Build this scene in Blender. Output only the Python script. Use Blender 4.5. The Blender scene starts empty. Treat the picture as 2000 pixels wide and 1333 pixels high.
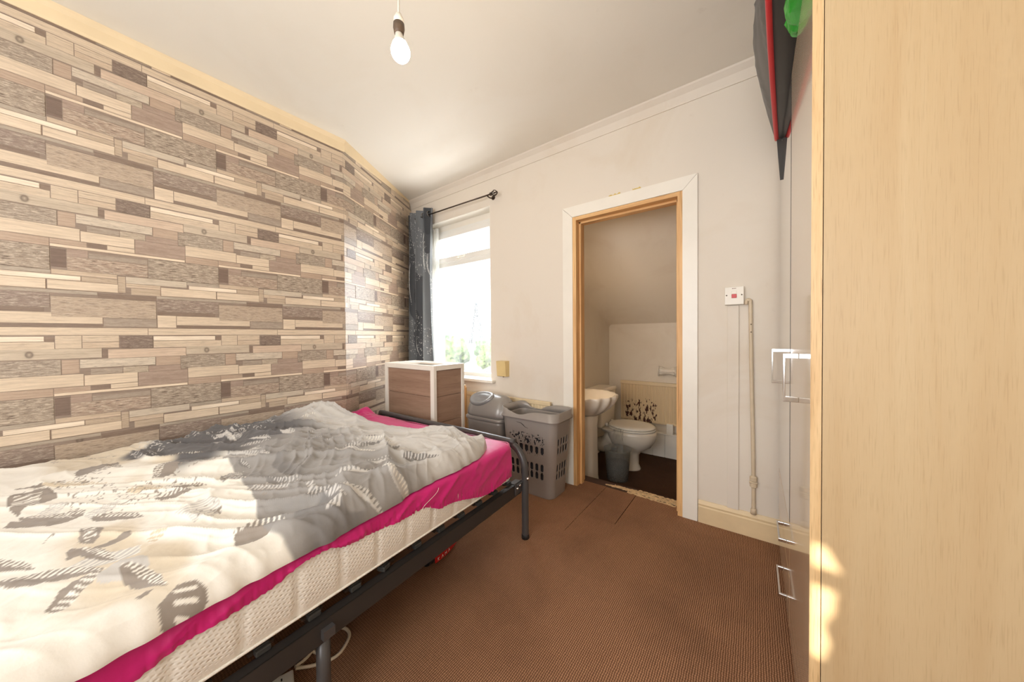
import bpy, bmesh, math, random
import numpy as np
from mathutils import Vector, Matrix

random.seed(7)
rng = np.random.default_rng(11)
SC = bpy.context.scene
COL = SC.collection
PI = math.pi

def lin(c):
    c = c / 255.0
    return c / 12.92 if c <= 0.04045 else ((c + 0.055) / 1.055) ** 2.4
def RGB(r, g, b):
    return (lin(r), lin(g), lin(b), 1.0)

# ------------------------------------------------------------------ camera
cam_d = bpy.data.cameras.new('camera')
cam = bpy.data.objects.new('camera', cam_d)
COL.objects.link(cam)
cam_d.sensor_width = 36.0
cam_d.lens = 11.421
cam_d.clip_start = 0.02
cam_d.clip_end = 600
R3, U3, F3 = Vector((0.80135, 0.59814, -0.00802)), Vector((-0.00243, 0.01666, 0.99986)), Vector((-0.59819, 0.80122, -0.01481))
cam.matrix_world = Matrix(((R3.x, U3.x, -F3.x, 2.3451), (R3.y, U3.y, -F3.y, 0.0), (R3.z, U3.z, -F3.z, 1.0585), (0, 0, 0, 1)))
SC.camera = cam

# ------------------------------------------------------------------ world, sun, window light
SC.view_settings.view_transform = 'Standard'
SC.view_settings.look = 'None'
SC.view_settings.gamma = 1.0
SC.view_settings.use_curve_mapping = False
SC.view_settings.exposure = 0.72

world = bpy.data.worlds.new('sky')
SC.world = world
world.use_nodes = True
wn = world.node_tree
wn.nodes.clear()
w_out = wn.nodes.new('ShaderNodeOutputWorld')
w_bg = wn.nodes.new('ShaderNodeBackground')
w_ramp = wn.nodes.new('ShaderNodeValToRGB')
w_tc = wn.nodes.new('ShaderNodeTexCoord')
w_sep = wn.nodes.new('ShaderNodeSeparateXYZ')
wn.links.new(w_tc.outputs['Generated'], w_sep.inputs[0])
wn.links.new(w_sep.outputs['Z'], w_ramp.inputs[0])
w_ramp.color_ramp.elements[0].color = (0.97, 0.98, 1.0, 1)
w_ramp.color_ramp.elements[1].color = (0.74, 0.86, 1.0, 1)
wn.links.new(w_ramp.outputs[0], w_bg.inputs[0])
wn.links.new(w_bg.outputs[0], w_out.inputs[0])
w_bg.inputs[1].default_value = 7.0

def light(name, kind, loc, energy, color=(1, 1, 1), **kw):
    d = bpy.data.lights.new(name, kind)
    d.energy = energy
    d.color = color
    o = bpy.data.objects.new(name, d)
    o.location = loc
    for k, v in kw.items():
        setattr(d, k, v)
    COL.objects.link(o)
    return o
SUN_DIR = Vector((0.15, 0.9, -0.42)).normalized()
sun = light('sun', 'SUN', (0, 0, 6), 7.0, (1.0, 0.93, 0.82), angle=0.009)
sun.rotation_euler = SUN_DIR.to_track_quat('-Z', 'Y').to_euler()
# area light added for an unseen window behind the camera, tilted up as fill
rear = light('rear_window_fill', 'AREA', (1.72, -1.50, 1.40), 40.0, (0.93, 0.96, 1.0), shape='RECTANGLE', size=2.0, size_y=1.25)
rear.rotation_euler = (PI / 2 + 0.22, 0, 0)
por = light('window_portal', 'AREA', (0.12, 2.30, 1.4), 1.0, shape='RECTANGLE', size=0.84, size_y=1.5)
por.rotation_euler = (-PI / 2, 0, 0)
por.data.cycles.is_portal = True

# ------------------------------------------------------------------ helpers
class MB:
    def __init__(s):
        s.v = []; s.f = []; s.sm = []; s.c = []; s.cur = (1, 1, 1, 1)
    def add(s, vs, fs, smooth=False):
        n = len(s.v)
        s.v += [tuple(p) for p in vs]
        s.c += [s.cur] * len(vs)
        for f in fs:
            s.f.append(tuple(i + n for i in f)); s.sm.append(smooth)
        return s
    def box(s, a, b, M=None):
        x0, y0, z0 = a; x1, y1, z1 = b
        vs = [(x0, y0, z0), (x1, y0, z0), (x1, y1, z0), (x0, y1, z0), (x0, y0, z1), (x1, y0, z1), (x1, y1, z1), (x0, y1, z1)]
        if M is not None:
            vs = [M @ Vector(p) for p in vs]
        return s.add(vs, [(0, 3, 2, 1), (4, 5, 6, 7), (0, 1, 5, 4), (1, 2, 6, 5), (2, 3, 7, 6), (3, 0, 4, 7)])
    def cbox(s, a, b, ch=0.003, M=None):
        # box with chamfered edges along every side
        x0, y0, z0 = a; x1, y1, z1 = b
        bm = bmesh.new()
        r = bmesh.ops.create_cube(bm, size=1.0)
        for v in bm.verts:
            v.co = Vector(((x0 + x1) / 2 + v.co.x * (x1 - x0), (y0 + y1) / 2 + v.co.y * (y1 - y0), (z0 + z1) / 2 + v.co.z * (z1 - z0)))
        bmesh.ops.bevel(bm, geom=list(bm.edges), offset=ch, segments=2, affect='EDGES', profile=0.5)
        bm.verts.index_update()
        vs = [v.co.copy() for v in bm.verts]
        if M is not None:
            vs = [M @ p for p in vs]
        s.add(vs, [tuple(v.index for v in f.verts) for f in bm.faces], False)
        bm.free()
        return s
    def tube(s, pts, r, n=10, cap=True, smooth=True):
        pts = [Vector(p) for p in pts]
        rs = r if isinstance(r, (list, tuple)) else [r] * len(pts)
        vs = []; up = None
        for i, p in enumerate(pts):
            d = (pts[min(i + 1, len(pts) - 1)] - pts[max(i - 1, 0)])
            if d.length < 1e-9: d = Vector((0, 0, 1))
            d.normalize()
            if up is None:
                up = Vector((0, 0, 1)) if abs(d.z) < 0.9 else Vector((1, 0, 0))
            a = d.cross(up)
            if a.length < 1e-6: a = d.orthogonal()
            a.normalize(); b = a.cross(d).normalized(); up = b
            for k in range(n):
                t = 2 * PI * k / n
                vs.append(p + rs[i] * (math.cos(t) * a + math.sin(t) * b))
        fs = []
        for i in range(len(pts) - 1):
            for k in range(n):
                fs.append((i * n + k, i * n + (k + 1) % n, (i + 1) * n + (k + 1) % n, (i + 1) * n + k))
        s.add(vs, fs, smooth)
        if cap:
            m = len(s.v) - len(vs)
            s.f.append(tuple(m + k for k in range(n))[::-1]); s.sm.append(False)
            s.f.append(tuple(m + (len(pts) - 1) * n + k for k in range(n))); s.sm.append(False)
        return s
    def lathe(s, prof, c=(0, 0, 0), n=24, axis='Z', smooth=True, sx=1, sy=1, cap=False):
        vs = []
        for r, h in prof:
            for k in range(n):
                t = 2 * PI * k / n
                p = (r * math.cos(t) * sx, r * math.sin(t) * sy, h)
                if axis == 'X': p = (p[2], p[0], p[1])
                if axis == 'Y': p = (p[0], p[2], p[1])
                vs.append((p[0] + c[0], p[1] + c[1], p[2] + c[2]))
        fs = []
        for i in range(len(prof) - 1):
            for k in range(n):
                fs.append((i * n + k, i * n + (k + 1) % n, (i + 1) * n + (k + 1) % n, (i + 1) * n + k))
        m = len(s.v)
        s.add(vs, fs, smooth)
        if cap:
            s.f.append(tuple(m + k for k in range(n))[::-1]); s.sm.append(False)
            s.f.append(tuple(m + (len(prof) - 1) * n + k for k in range(n))); s.sm.append(False)
        return s
    def loft(s, rings, smooth=True, closed=True, capb=True, capt=True):
        n = len(rings[0]); vs = [p for r in rings for p in r]; fs = []
        for i in range(len(rings) - 1):
            for k in range(n if closed else n - 1):
                fs.append((i * n + k, i * n + (k + 1) % n, (i + 1) * n + (k + 1) % n, (i + 1) * n + k))
        m = len(s.v)
        s.add(vs, fs, smooth)
        if capb: s.f.append(tuple(m + k for k in range(n))[::-1]); s.sm.append(False)
        if capt: s.f.append(tuple(m + (len(rings) - 1) * n + k for k in range(n))); s.sm.append(False)
        return s
    def prism(s, poly, h0, h1, axis='Z', smooth=False):
        n = len(poly)
        def P(a, b, h):
            return (a, b, h) if axis == 'Z' else ((h, a, b) if axis == 'X' else (a, h, b))
        vs = [P(a, b, h0) for a, b in poly] + [P(a, b, h1) for a, b in poly]
        fs = [tuple(range(n))[::-1], tuple(range(n, 2 * n))]
        for k in range(n):
            fs.append((k, (k + 1) % n, n + (k + 1) % n, n + k))
        return s.add(vs, fs, smooth)
    def grid(s, A, smooth=True, flip=False):
        h, w = A.shape[:2]
        idx = np.arange(h * w).reshape(h, w)
        f = np.stack([idx[:-1, :-1], idx[:-1, 1:], idx[1:, 1:], idx[1:, :-1]], -1).reshape(-1, 4)
        if flip: f = f[:, ::-1]
        return s.add(A.reshape(-1, 3).tolist(), f.tolist(), smooth)
    def mesh(s, name, m=None, col=False):
        me = bpy.data.meshes.new(name)
        me.from_pydata(s.v, [], s.f)
        me.polygons.foreach_set('use_smooth', s.sm)
        if m is not None:
            for x in (m if isinstance(m, (list, tuple)) else [m]): me.materials.append(x)
        if col:
            at = me.color_attributes.new('Col', 'FLOAT_COLOR', 'POINT')
            at.data.foreach_set('color', np.array(s.c, dtype=np.float32).ravel())
        me.update()
        return me
    def obj(s, name, m, parent=None, loc=None, col=False, fixn=True):
        me = s.mesh(name, m, col)
        if fixn:
            bm = bmesh.new(); bm.from_mesh(me)
            bmesh.ops.recalc_face_normals(bm, faces=bm.faces); bm.to_mesh(me); bm.free()
        return link(name, me, parent, loc)

def link(name, me, parent=None, loc=None):
    o = bpy.data.objects.new(name, me)
    if parent is not None: o.parent = parent
    if loc is not None: o.location = loc
    COL.objects.link(o)
    return o
def tag(o, label, cat, group=None, kind=None):
    o['label'] = label; o['category'] = cat
    if group: o['group'] = group
    if kind: o['kind'] = kind
    return o
def thing(name, label, cat, loc=(0, 0, 0), rotz=0, group=None):
    o = bpy.data.objects.new(name, None)
    o.empty_display_size = 0.1
    o.location = loc; o.rotation_euler = (0, 0, rotz)
    COL.objects.link(o)
    return tag(o, label, cat, group)
def struct(name, mb, m, parent=None, label=None, **kw):
    o = mb.obj(name, m, parent, **kw)
    if parent is None: o['kind'] = 'structure'
    if label: o['label'] = label
    return o
def spl(pts, n=8, closed=False):
    # Catmull-Rom through points
    P = [Vector(p) for p in pts]; out = []
    m = len(P); seg = m if closed else m - 1
    for i in range(seg):
        p0 = P[(i - 1) % m] if closed or i > 0 else P[0]
        p1 = P[i]; p2 = P[(i + 1) % m]
        p3 = P[(i + 2) % m] if closed or i + 2 < m else P[-1]
        for k in range(n):
            t = k / n
            out.append(0.5 * ((2 * p1) + (-p0 + p2) * t + (2 * p0 - 5 * p1 + 4 * p2 - p3) * t * t + (-p0 + 3 * p1 - 3 * p2 + p3) * t ** 3))
    if not closed: out.append(P[-1])
    return out
def rrect(cx, cy, w, h, r, n=5):
    pts = []
    for sx, sy, a0 in ((1, 1, 0), (-1, 1, 90), (-1, -1, 180), (1, -1, 270)):
        for k in range(n + 1):
            a = math.radians(a0 + 90 * k / n)
            pts.append((cx + sx * (w / 2 - r) + r * math.cos(a), cy + sy * (h / 2 - r) + r * math.sin(a)))
    return pts

# ------------------------------------------------------------------ numpy noise
def _hash(ix, iy, seed):
    n = (ix.astype(np.int64) * 374761393 + iy.astype(np.int64) * 668265263 + seed * 982451653) & 0x7fffffff
    n = ((n ^ (n >> 13)) * 1274126177) & 0x7fffffff
    return ((n ^ (n >> 16)) & 0xffff) / 65535.0
def vnoise(x, y, seed=0):
    x = np.asarray(x, float); y = np.asarray(y, float)
    ix = np.floor(x); iy = np.floor(y); fx = x - ix; fy = y - iy
    fx = fx * fx * fx * (fx * (fx * 6 - 15) + 10); fy = fy * fy * fy * (fy * (fy * 6 - 15) + 10)
    ix = ix.astype(np.int64); iy = iy.astype(np.int64)
    a = _hash(ix, iy, seed); b = _hash(ix + 1, iy, seed); c = _hash(ix, iy + 1, seed); d = _hash(ix + 1, iy + 1, seed)
    return (a * (1 - fx) + b * fx) * (1 - fy) + (c * (1 - fx) + d * fx) * fy
def fbm(x, y, seed=0, o=3):
    r = 0; a = 0.5
    for i in range(o):
        r = r + a * vnoise(x * 2 ** i, y * 2 ** i, seed + i); a *= 0.5
    return r / (1 - 0.5 ** o)
def inpoly(x, y, poly):
    r = np.zeros(x.shape, bool); n = len(poly)
    for i in range(n):
        x0, y0 = poly[i]; x1, y1 = poly[(i + 1) % n]
        c = (y0 > y) != (y1 > y)
        with np.errstate(divide='ignore', invalid='ignore'):
            xi = (x1 - x0) * (y - y0) / (y1 - y0 + 1e-12) + x0
        r ^= c & (x < xi)
    return r

# ------------------------------------------------------------------ materials
def _nt(name):
    m = bpy.data.materials.new(name); m.use_nodes = True
    nt = m.node_tree; b = nt.nodes['Principled BSDF']
    return m, nt, b
def N(nt, t, **kw):
    n = nt.nodes.new(t)
    for k, v in kw.items():
        if k.startswith('i_'):
            n.inputs[int(k[2:]) if k[2:].isdigit() else k[2:]].default_value = v
        else: setattr(n, k, v)
    return n
def coords(nt, scale=(1, 1, 1), rot=(0, 0, 0), out='Object'):
    tc = N(nt, 'ShaderNodeTexCoord'); mp = N(nt, 'ShaderNodeMapping')
    mp.inputs['Scale'].default_value = scale; mp.inputs['Rotation'].default_value = rot
    nt.links.new(tc.outputs[out], mp.inputs[0])
    return mp.outputs[0]
def noise(nt, vec, scale, detail=3, rough=0.55, dist=0.0):
    n = N(nt, 'ShaderNodeTexNoise')
    n.inputs['Scale'].default_value = scale; n.inputs['Detail'].default_value = detail
    n.inputs['Roughness'].default_value = rough; n.inputs['Distortion'].default_value = dist
    nt.links.new(vec, n.inputs['Vector'])
    return n.outputs[0]
def ramp(nt, fac, stops):
    r = N(nt, 'ShaderNodeValToRGB'); e = r.color_ramp.elements
    while len(e) < len(stops): e.new(0.5)
    for k, (p, c) in enumerate(stops):
        e[k].position = p; e[k].color = c
    nt.links.new(fac, r.inputs[0])
    return r.outputs[0]
def mix(nt, fac, a, b, mode='MIX'):
    m = N(nt, 'ShaderNodeMix'); m.data_type = 'RGBA'; m.blend_type = mode
    if isinstance(fac, (int, float)): m.inputs[0].default_value = fac
    else: nt.links.new(fac, m.inputs[0])
    for k, x in ((6, a), (7, b)):
        if isinstance(x, tuple): m.inputs[k].default_value = x
        else: nt.links.new(x, m.inputs[k])
    return m.outputs[2]
def bump(nt, b, h, strength=0.3, dist=0.002):
    n = N(nt, 'ShaderNodeBump'); n.inputs['Strength'].default_value = strength; n.inputs['Distance'].default_value = dist
    nt.links.new(h, n.inputs['Height']); nt.links.new(n.outputs[0], b.inputs['Normal'])
def mat(name, rgb, rough=0.5, metal=0.0, var=0.06, scale=8.0, bmp=0.0, bscale=60.0, stretch=(1, 1, 1), spec=0.5, coat=0.0):
    m, nt, b = _nt(name)
    c = RGB(*rgb)
    v = coords(nt, stretch)
    f = noise(nt, v, scale, 4)
    lo = tuple(x * (1 - var) for x in c[:3]) + (1,); hi = tuple(min(1, x * (1 + var)) for x in c[:3]) + (1,)
    nt.links.new(ramp(nt, f, [(0.3, lo), (0.7, hi)]), b.inputs['Base Color'])
    b.inputs['Roughness'].default_value = rough; b.inputs['Metallic'].default_value = metal
    b.inputs['Specular IOR Level'].default_value = spec
    if coat: b.inputs['Coat Weight'].default_value = coat
    if bmp: bump(nt, b, noise(nt, v, bscale, 3), bmp)
    return m
def wood(name, base, dark, axis, rough=0.4, fine=1.0, big=3.0, contrast=1.0, spec=0.5):
    """wood grain running along the given local axis (0,1,2)"""
    m, nt, b = _nt(name)
    st = [14.0, 14.0, 14.0]; st[axis] = 0.9
    v = coords(nt, tuple(st))
    f = noise(nt, v, big * 0.6, 5, 0.6, 0.6)
    st2 = [160.0 * fine] * 3; st2[axis] = 5.0 * fine
    g = noise(nt, coords(nt, tuple(st2)), 1.0, 2, 0.5)
    c1 = ramp(nt, f, [(0.32, RGB(*dark)), (0.62, RGB(*base))])
    c2 = ramp(nt, g, [(0.30, (1 - 0.42 * contrast, 1 - 0.50 * contrast, 1 - 0.58 * contrast, 1)), (0.46, (1, 1, 1, 1))])
    nt.links.new(mix(nt, 0.75, c1, c2, 'MULTIPLY'), b.inputs['Base Color'])
    b.inputs['Roughness'].default_value = rough
    b.inputs['Specular IOR Level'].default_value = spec
    bump(nt, b, g, 0.12, 0.001)
    return m
# ------------------------------------------------------------------ shared materials
M = {}
def paint(name, rgb, stain=(205, 182, 150), amount=0.35, rough=0.75):
    """matt wall paint with soft yellowed stains, scuffs and roller texture"""
    m, nt, b = _nt(name)
    v = coords(nt)
    f = noise(nt, v, 1.7, 5, 0.6, 0.8)
    g = noise(nt, v, 9.0, 4, 0.6)
    c = mix(nt, ramp(nt, f, [(0.5, (0, 0, 0, 1)), (0.8, (amount,) * 3 + (1,))]), RGB(*rgb), RGB(*stain))
    c = mix(nt, ramp(nt, g, [(0.68, (0, 0, 0, 1)), (0.82, (0.16,) * 3 + (1,))]), c, RGB(170, 145, 118))
    nt.links.new(c, b.inputs['Base Color'])
    b.inputs['Roughness'].default_value = rough
    b.inputs['Specular IOR Level'].default_value = 0.25
    bump(nt, b, noise(nt, v, 140.0, 3), 0.10, 0.002)
    return m
M['wall'] = paint('warm_white_wall_paint', (230, 220, 206))
M['ceil'] = paint('ceiling_paint', (240, 234, 222), (222, 208, 184), 0.2)
M['wcwall'] = paint('toilet_wall_paint', (230, 219, 202), (196, 172, 142), 0.4)
M['gloss'] = mat('white_gloss_wood_paint', (242, 236, 224), 0.35, var=0.03, scale=5)
M['cream'] = mat('aged_cream_gloss', (232, 208, 166), 0.38, var=0.07, scale=6)
M['cove'] = mat('cream_cornice_paint', (240, 218, 180), 0.6, var=0.05, scale=5)
M['upvc'] = mat('white_window_plastic', (240, 238, 232), 0.3, var=0.01)
M['pine'] = wood('bare_pine', (236, 192, 134), (212, 160, 102), 2, 0.5, 0.6, 2.0)
M['pinex'] = wood('bare_pine_head', (236, 192, 134), (212, 160, 102), 0, 0.5, 0.6, 2.0)
M['black'] = mat('satin_black_metal', (84, 82, 82), 0.33, 0.2, var=0.08)
M['railm'] = mat('matt_black_rail', (56, 53, 51), 0.45, 0.1, var=0.08)
M['blackp'] = mat('black_plastic', (38, 37, 37), 0.5, var=0.1)
M['chrome'] = mat('chrome', (225, 225, 225), 0.12, 1.0, var=0.01)
M['steel'] = mat('dull_steel', (150, 146, 140), 0.35, 1.0, var=0.05)
M['porc'] = mat('white_porcelain', (232, 222, 206), 0.16, var=0.015)
M['wplast'] = mat('white_plastic', (236, 229, 215), 0.35, var=0.02)
M['brass'] = mat('old_brass', (176, 130, 70), 0.4, 0.9, var=0.12)

def carpet(name, lo, hi, seed=0.0):
    """ribbed loop carpet: ribs run along Y, beads along each rib"""
    m, nt, b = _nt(name)
    tc = N(nt, 'ShaderNodeTexCoord'); sp = N(nt, 'ShaderNodeSeparateXYZ')
    nt.links.new(tc.outputs['Object'], sp.inputs[0])
    nz = noise(nt, coords(nt), 60.0, 2)
    def tri(sock, freq, off=0.0):
        a = N(nt, 'ShaderNodeMath', operation='MULTIPLY_ADD', i_1=freq, i_2=off)
        nt.links.new(sock, a.inputs[0])
        j = N(nt, 'ShaderNodeMath', operation='MULTIPLY_ADD', i_1=0.8)
        nt.links.new(nz, j.inputs[0]); nt.links.new(a.outputs[0], j.inputs[2])
        p = N(nt, 'ShaderNodeMath', operation='PINGPONG', i_1=0.5)
        nt.links.new(j.outputs[0], p.inputs[0])
        return p.outputs[0]
    rib = tri(sp.outputs['X'], 150.0); bead = tri(sp.outputs['Y'], 120.0, 3.3)
    h = N(nt, 'ShaderNodeMath', operation='MULTIPLY'); nt.links.new(rib, h.inputs[0]); nt.links.new(bead, h.inputs[1])
    h2 = N(nt, 'ShaderNodeMath', operation='MULTIPLY_ADD', i_1=0.55); nt.links.new(rib, h2.inputs[0]); nt.links.new(h.outputs[0], h2.inputs[2])
    big = noise(nt, coords(nt), 2.2, 5, 0.65, 0.4)
    c = ramp(nt, h2.outputs[0], [(0.06, RGB(*lo)), (0.42, RGB(*hi))])
    c = mix(nt, ramp(nt, big, [(0.42, (0, 0, 0, 1)), (0.75, (0.38,) * 3 + (1,))]), c, RGB(*[x * 0.72 for x in lo]))
    sp2 = noise(nt, coords(nt), 45.0, 2)
    c = mix(nt, ramp(nt, sp2, [(0.74, (0, 0, 0, 1)), (0.8, (0.35,) * 3 + (1,))]), c, RGB(200, 165, 130))
    nt.links.new(c, b.inputs['Base Color'])
    b.inputs['Roughness'].default_value = 0.95; b.inputs['Specular IOR Level'].default_value = 0.1
    bump(nt, b, h2.outputs[0], 0.7, 0.003)
    return m
M['carpet'] = carpet('brown_ribbed_carpet', (106, 74, 54), (190, 144, 110))
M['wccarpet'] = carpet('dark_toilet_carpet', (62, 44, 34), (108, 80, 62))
M['subfloor'] = mat('dark_subfloor', (70, 48, 34), 0.9)

# ------------------------------------------------------------------ floor and carpet pieces
YB = 2.1025         # inner face of the back wall
XR = 3.05           # right wall
YF = -1.60          # wall behind the camera
YF_FOLD = 1.15      # where the papered wall bends
floor = struct('floor', MB().box((-0.75, YF - 0.1, -0.26), (XR + 0.1, 2.2, -0.006)), M['subfloor'])
def carpet_piece(rects, label):
    mb = MB()
    for x0, y0, x1, y1 in rects:
        mb.box((x0, y0, -0.006), (x1, y1, 0.0))
    return mb.obj('carpet_piece', M['carpet'], floor)
g = 0.0016
carpet_piece([(-0.7, YF, 1.5185 - g, 2.20), (1.5185 - g, YF, XR, 1.57), (1.5185 + g, 1.57, XR, 1.789 - g), (1.7205 + g, 1.789 - g, XR, 2.19)], '')
carpet_piece([(1.5185 + g, 1.789 + g, 1.7205 - g, 2.195)], '')

# ------------------------------------------------------------------ walls
T = 0.11
WX0, WX1, WZ0, WZ1 = -0.28, 0.556, 0.69, 2.164   # window opening
DX0, DX1, DZ = 1.30, 2.035, 1.905                # rough door opening
mb = MB()
mb.box((-0.80, YB, -0.3), (WX0, YB + T, 2.5))
mb.box((WX0, YB, -0.3), (WX1, YB + T + 0.12, WZ0 - 0.012))
mb.box((WX0, YB, WZ1), (WX1, YB + T + 0.12, 2.5))
mb.box((WX1, YB, -0.3), (DX0, YB + T, 2.5))
mb.box((DX0, YB, DZ), (DX1, YB + T, 2.5))
mb.box((DX1, YB, -0.3), (XR + 0.1, YB + T, 2.5))
mb.box((WX0 - 0.08, YB + T, 0.5), (WX0, YB + T + 0.12, 2.4))
mb.box((WX1, YB + T, 0.5), (WX1 + 0.08, YB + T + 0.12, 2.4))
wall_back = struct('wall_back', mb, M['wall'])
struct('wall_right', MB().box((XR, YF - 0.1, 0), (XR + 0.1, YB, 2.5)), M['wall'])
# wall behind the camera with a window opening
mb = MB()
RX0, RX1, RZ0, RZ1 = 0.60, 2.90, 0.85, 2.05
mb.box((-0.12, YF - 0.1, 0), (RX0, YF, 2.5)); mb.box((RX1, YF - 0.1, 0), (XR, YF, 2.5))
mb.box((RX0, YF - 0.1, 0), (RX1, YF, RZ0)); mb.box((RX0, YF - 0.1, RZ1), (RX1, YF, 2.5))
struct('wall_front', mb, M['wall'])
mb = MB()
nrow = 120
for i in range(nrow):
    z0 = RZ0 + (RZ1 - RZ0) * i / nrow; z1 = RZ0 + (RZ1 - RZ0) * (i + 1) / nrow
    zc = (z0 + z1) / 2 - 1.19      # height at which this row's sunbeam meets the wardrobe
    w = 0.0
    if 0.36 < zc < 0.515: w = 0.024 + 0.018 * max(0, (zc - 0.45) / 0.06) - 0.004 * math.sin(zc * 90)
    elif 0.563 < zc < 0.61: w = 0.046 - 0.5 * (zc - 0.563)
    xl = 2.019
    if w > 0:
        mb.box((RX0, YF - 0.02, z0), (xl, YF - 0.008, z1)); mb.box((xl + w, YF - 0.02, z0), (RX1, YF - 0.008, z1))
    else:
        mb.box((RX0, YF - 0.02, z0), (RX1, YF - 0.008, z1))
sun_blind = struct('sun_gap_blind', mb, M['wplast'])  # unseen blind, its gaps shaped to throw the sun patch on the wardrobe
ceiling = struct('ceiling', MB().box((-0.8, YF - 0.1, 2.455), (XR + 0.1, YB + T, 2.52)), M['ceil'])

# papered left wall: a straight length, then a length that splays away towards the window corner
def wallpaper_mat():
    m, nt, b = _nt('wallpaper_print')
    L_ = nt.links.new
    at = N(nt, 'ShaderNodeVertexColor'); at.layer_name = 'Col'
    v = coords(nt, (1, 3.2, 60.0))
    f = noise(nt, v, 2.2, 5, 0.66, 0.5)
    v2 = coords(nt, (1, 14, 150.0)); g = noise(nt, v2, 2.0, 4, 0.7, 0.3)
    c = mix(nt, 1.0, at.outputs['Color'], ramp(nt, f, [(0.28, (0.76, 0.73, 0.70, 1)), (0.60, (1.06, 1.06, 1.06, 1))]), 'MULTIPLY')
    # flaked pale paint on the distressed boards (alpha of the colour layer says how much)
    fl = noise(nt, coords(nt, (1, 22, 120)), 1.7, 6, 0.78, 0.6)
    th = N(nt, 'ShaderNodeMath', operation='MULTIPLY'); nt.links.new(ramp(nt, fl, [(0.48, (0, 0, 0, 1)), (0.60, (1, 1, 1, 1))]), th.inputs[0]); nt.links.new(at.outputs['Alpha'], th.inputs[1])
    c = mix(nt, th.outputs[0], c, RGB(206, 190, 170))
    dk = N(nt, 'ShaderNodeMath', operation='MULTIPLY'); nt.links.new(ramp(nt, g, [(0.37, (0.95, 0.95, 0.95, 1)), (0.48, (0, 0, 0, 1))]), dk.inputs[0]); nt.links.new(at.outputs['Alpha'], dk.inputs[1])
    c = mix(nt, dk.outputs[0], c, RGB(92, 74, 62))
    # printed knot on the long grey board
    vk = N(nt, 'ShaderNodeMapping'); tk_ = N(nt, 'ShaderNodeTexCoord'); L_(tk_.outputs['Object'], vk.inputs[0])
    vk.inputs['Location'].default_value = (0, 0, -0.6225); vk.inputs['Scale'].default_value = (0, 1, 1)
    dn_ = N(nt, 'ShaderNodeVectorMath', operation='LENGTH')
    wob = N(nt, 'ShaderNodeVectorMath', operation='MULTIPLY'); wob.inputs[1].default_value = (0, 1.0, 0.72)
    L_(vk.outputs[0], wob.inputs[0]); L_(wob.outputs[0], dn_.inputs[0])
    kn = ramp(nt, dn_.outputs['Value'], [(0.0, (0.1,) * 3 + (1,)), (0.003, (0.2,) * 3 + (1,)), (0.0052, (0.9,) * 3 + (1,)), (0.0075, (0.75,) * 3 + (1,)), (0.0125, (0, 0, 0, 1))])
    c = mix(nt, kn, c, RGB(84, 68, 58))
    nt.links.new(c, b.inputs['Base Color'])
    b.inputs['Roughness'].default_value = 0.36
    b.inputs['Specular IOR Level'].default_value = 0.75
    return m
M['paper'] = wallpaper_mat()
TONE = {'L1': (220, 205, 186, .15), 'L2': (214, 199, 180, .3), 'L3': (224, 209, 190, .1), 'L4': (208, 198, 184, .25),
        'W': (242, 230, 214, 0), 'W2': (236, 221, 202, .05), 'T1': (206, 189, 170, .25), 'T2': (192, 176, 158, .3), 'T3': (186, 170, 154, .6),
        'G1': (200, 188, 172, .2), 'G2': (166, 154, 143, .3), 'G3': (178, 168, 156, .3), 'P': (212, 193, 176, .15),
        'R': (186, 166, 150, .2), 'R2': (170, 151, 140, .2), 'B': (126, 110, 102, .45), 'D': (164, 152, 140, .9), 'D2': (190, 178, 162, .7),
        'D3': (164, 151, 138, 1.0), 'D4': (176, 157, 143, .9), 'D5': (148, 132, 124, .7), 'S': (212, 202, 188, .5),
        'K': (142, 124, 112, .1), 'K2': (134, 117, 106, .1), 'K3': (122, 104, 95, .05)}
WT, HT = 0.53, 0.628
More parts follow.
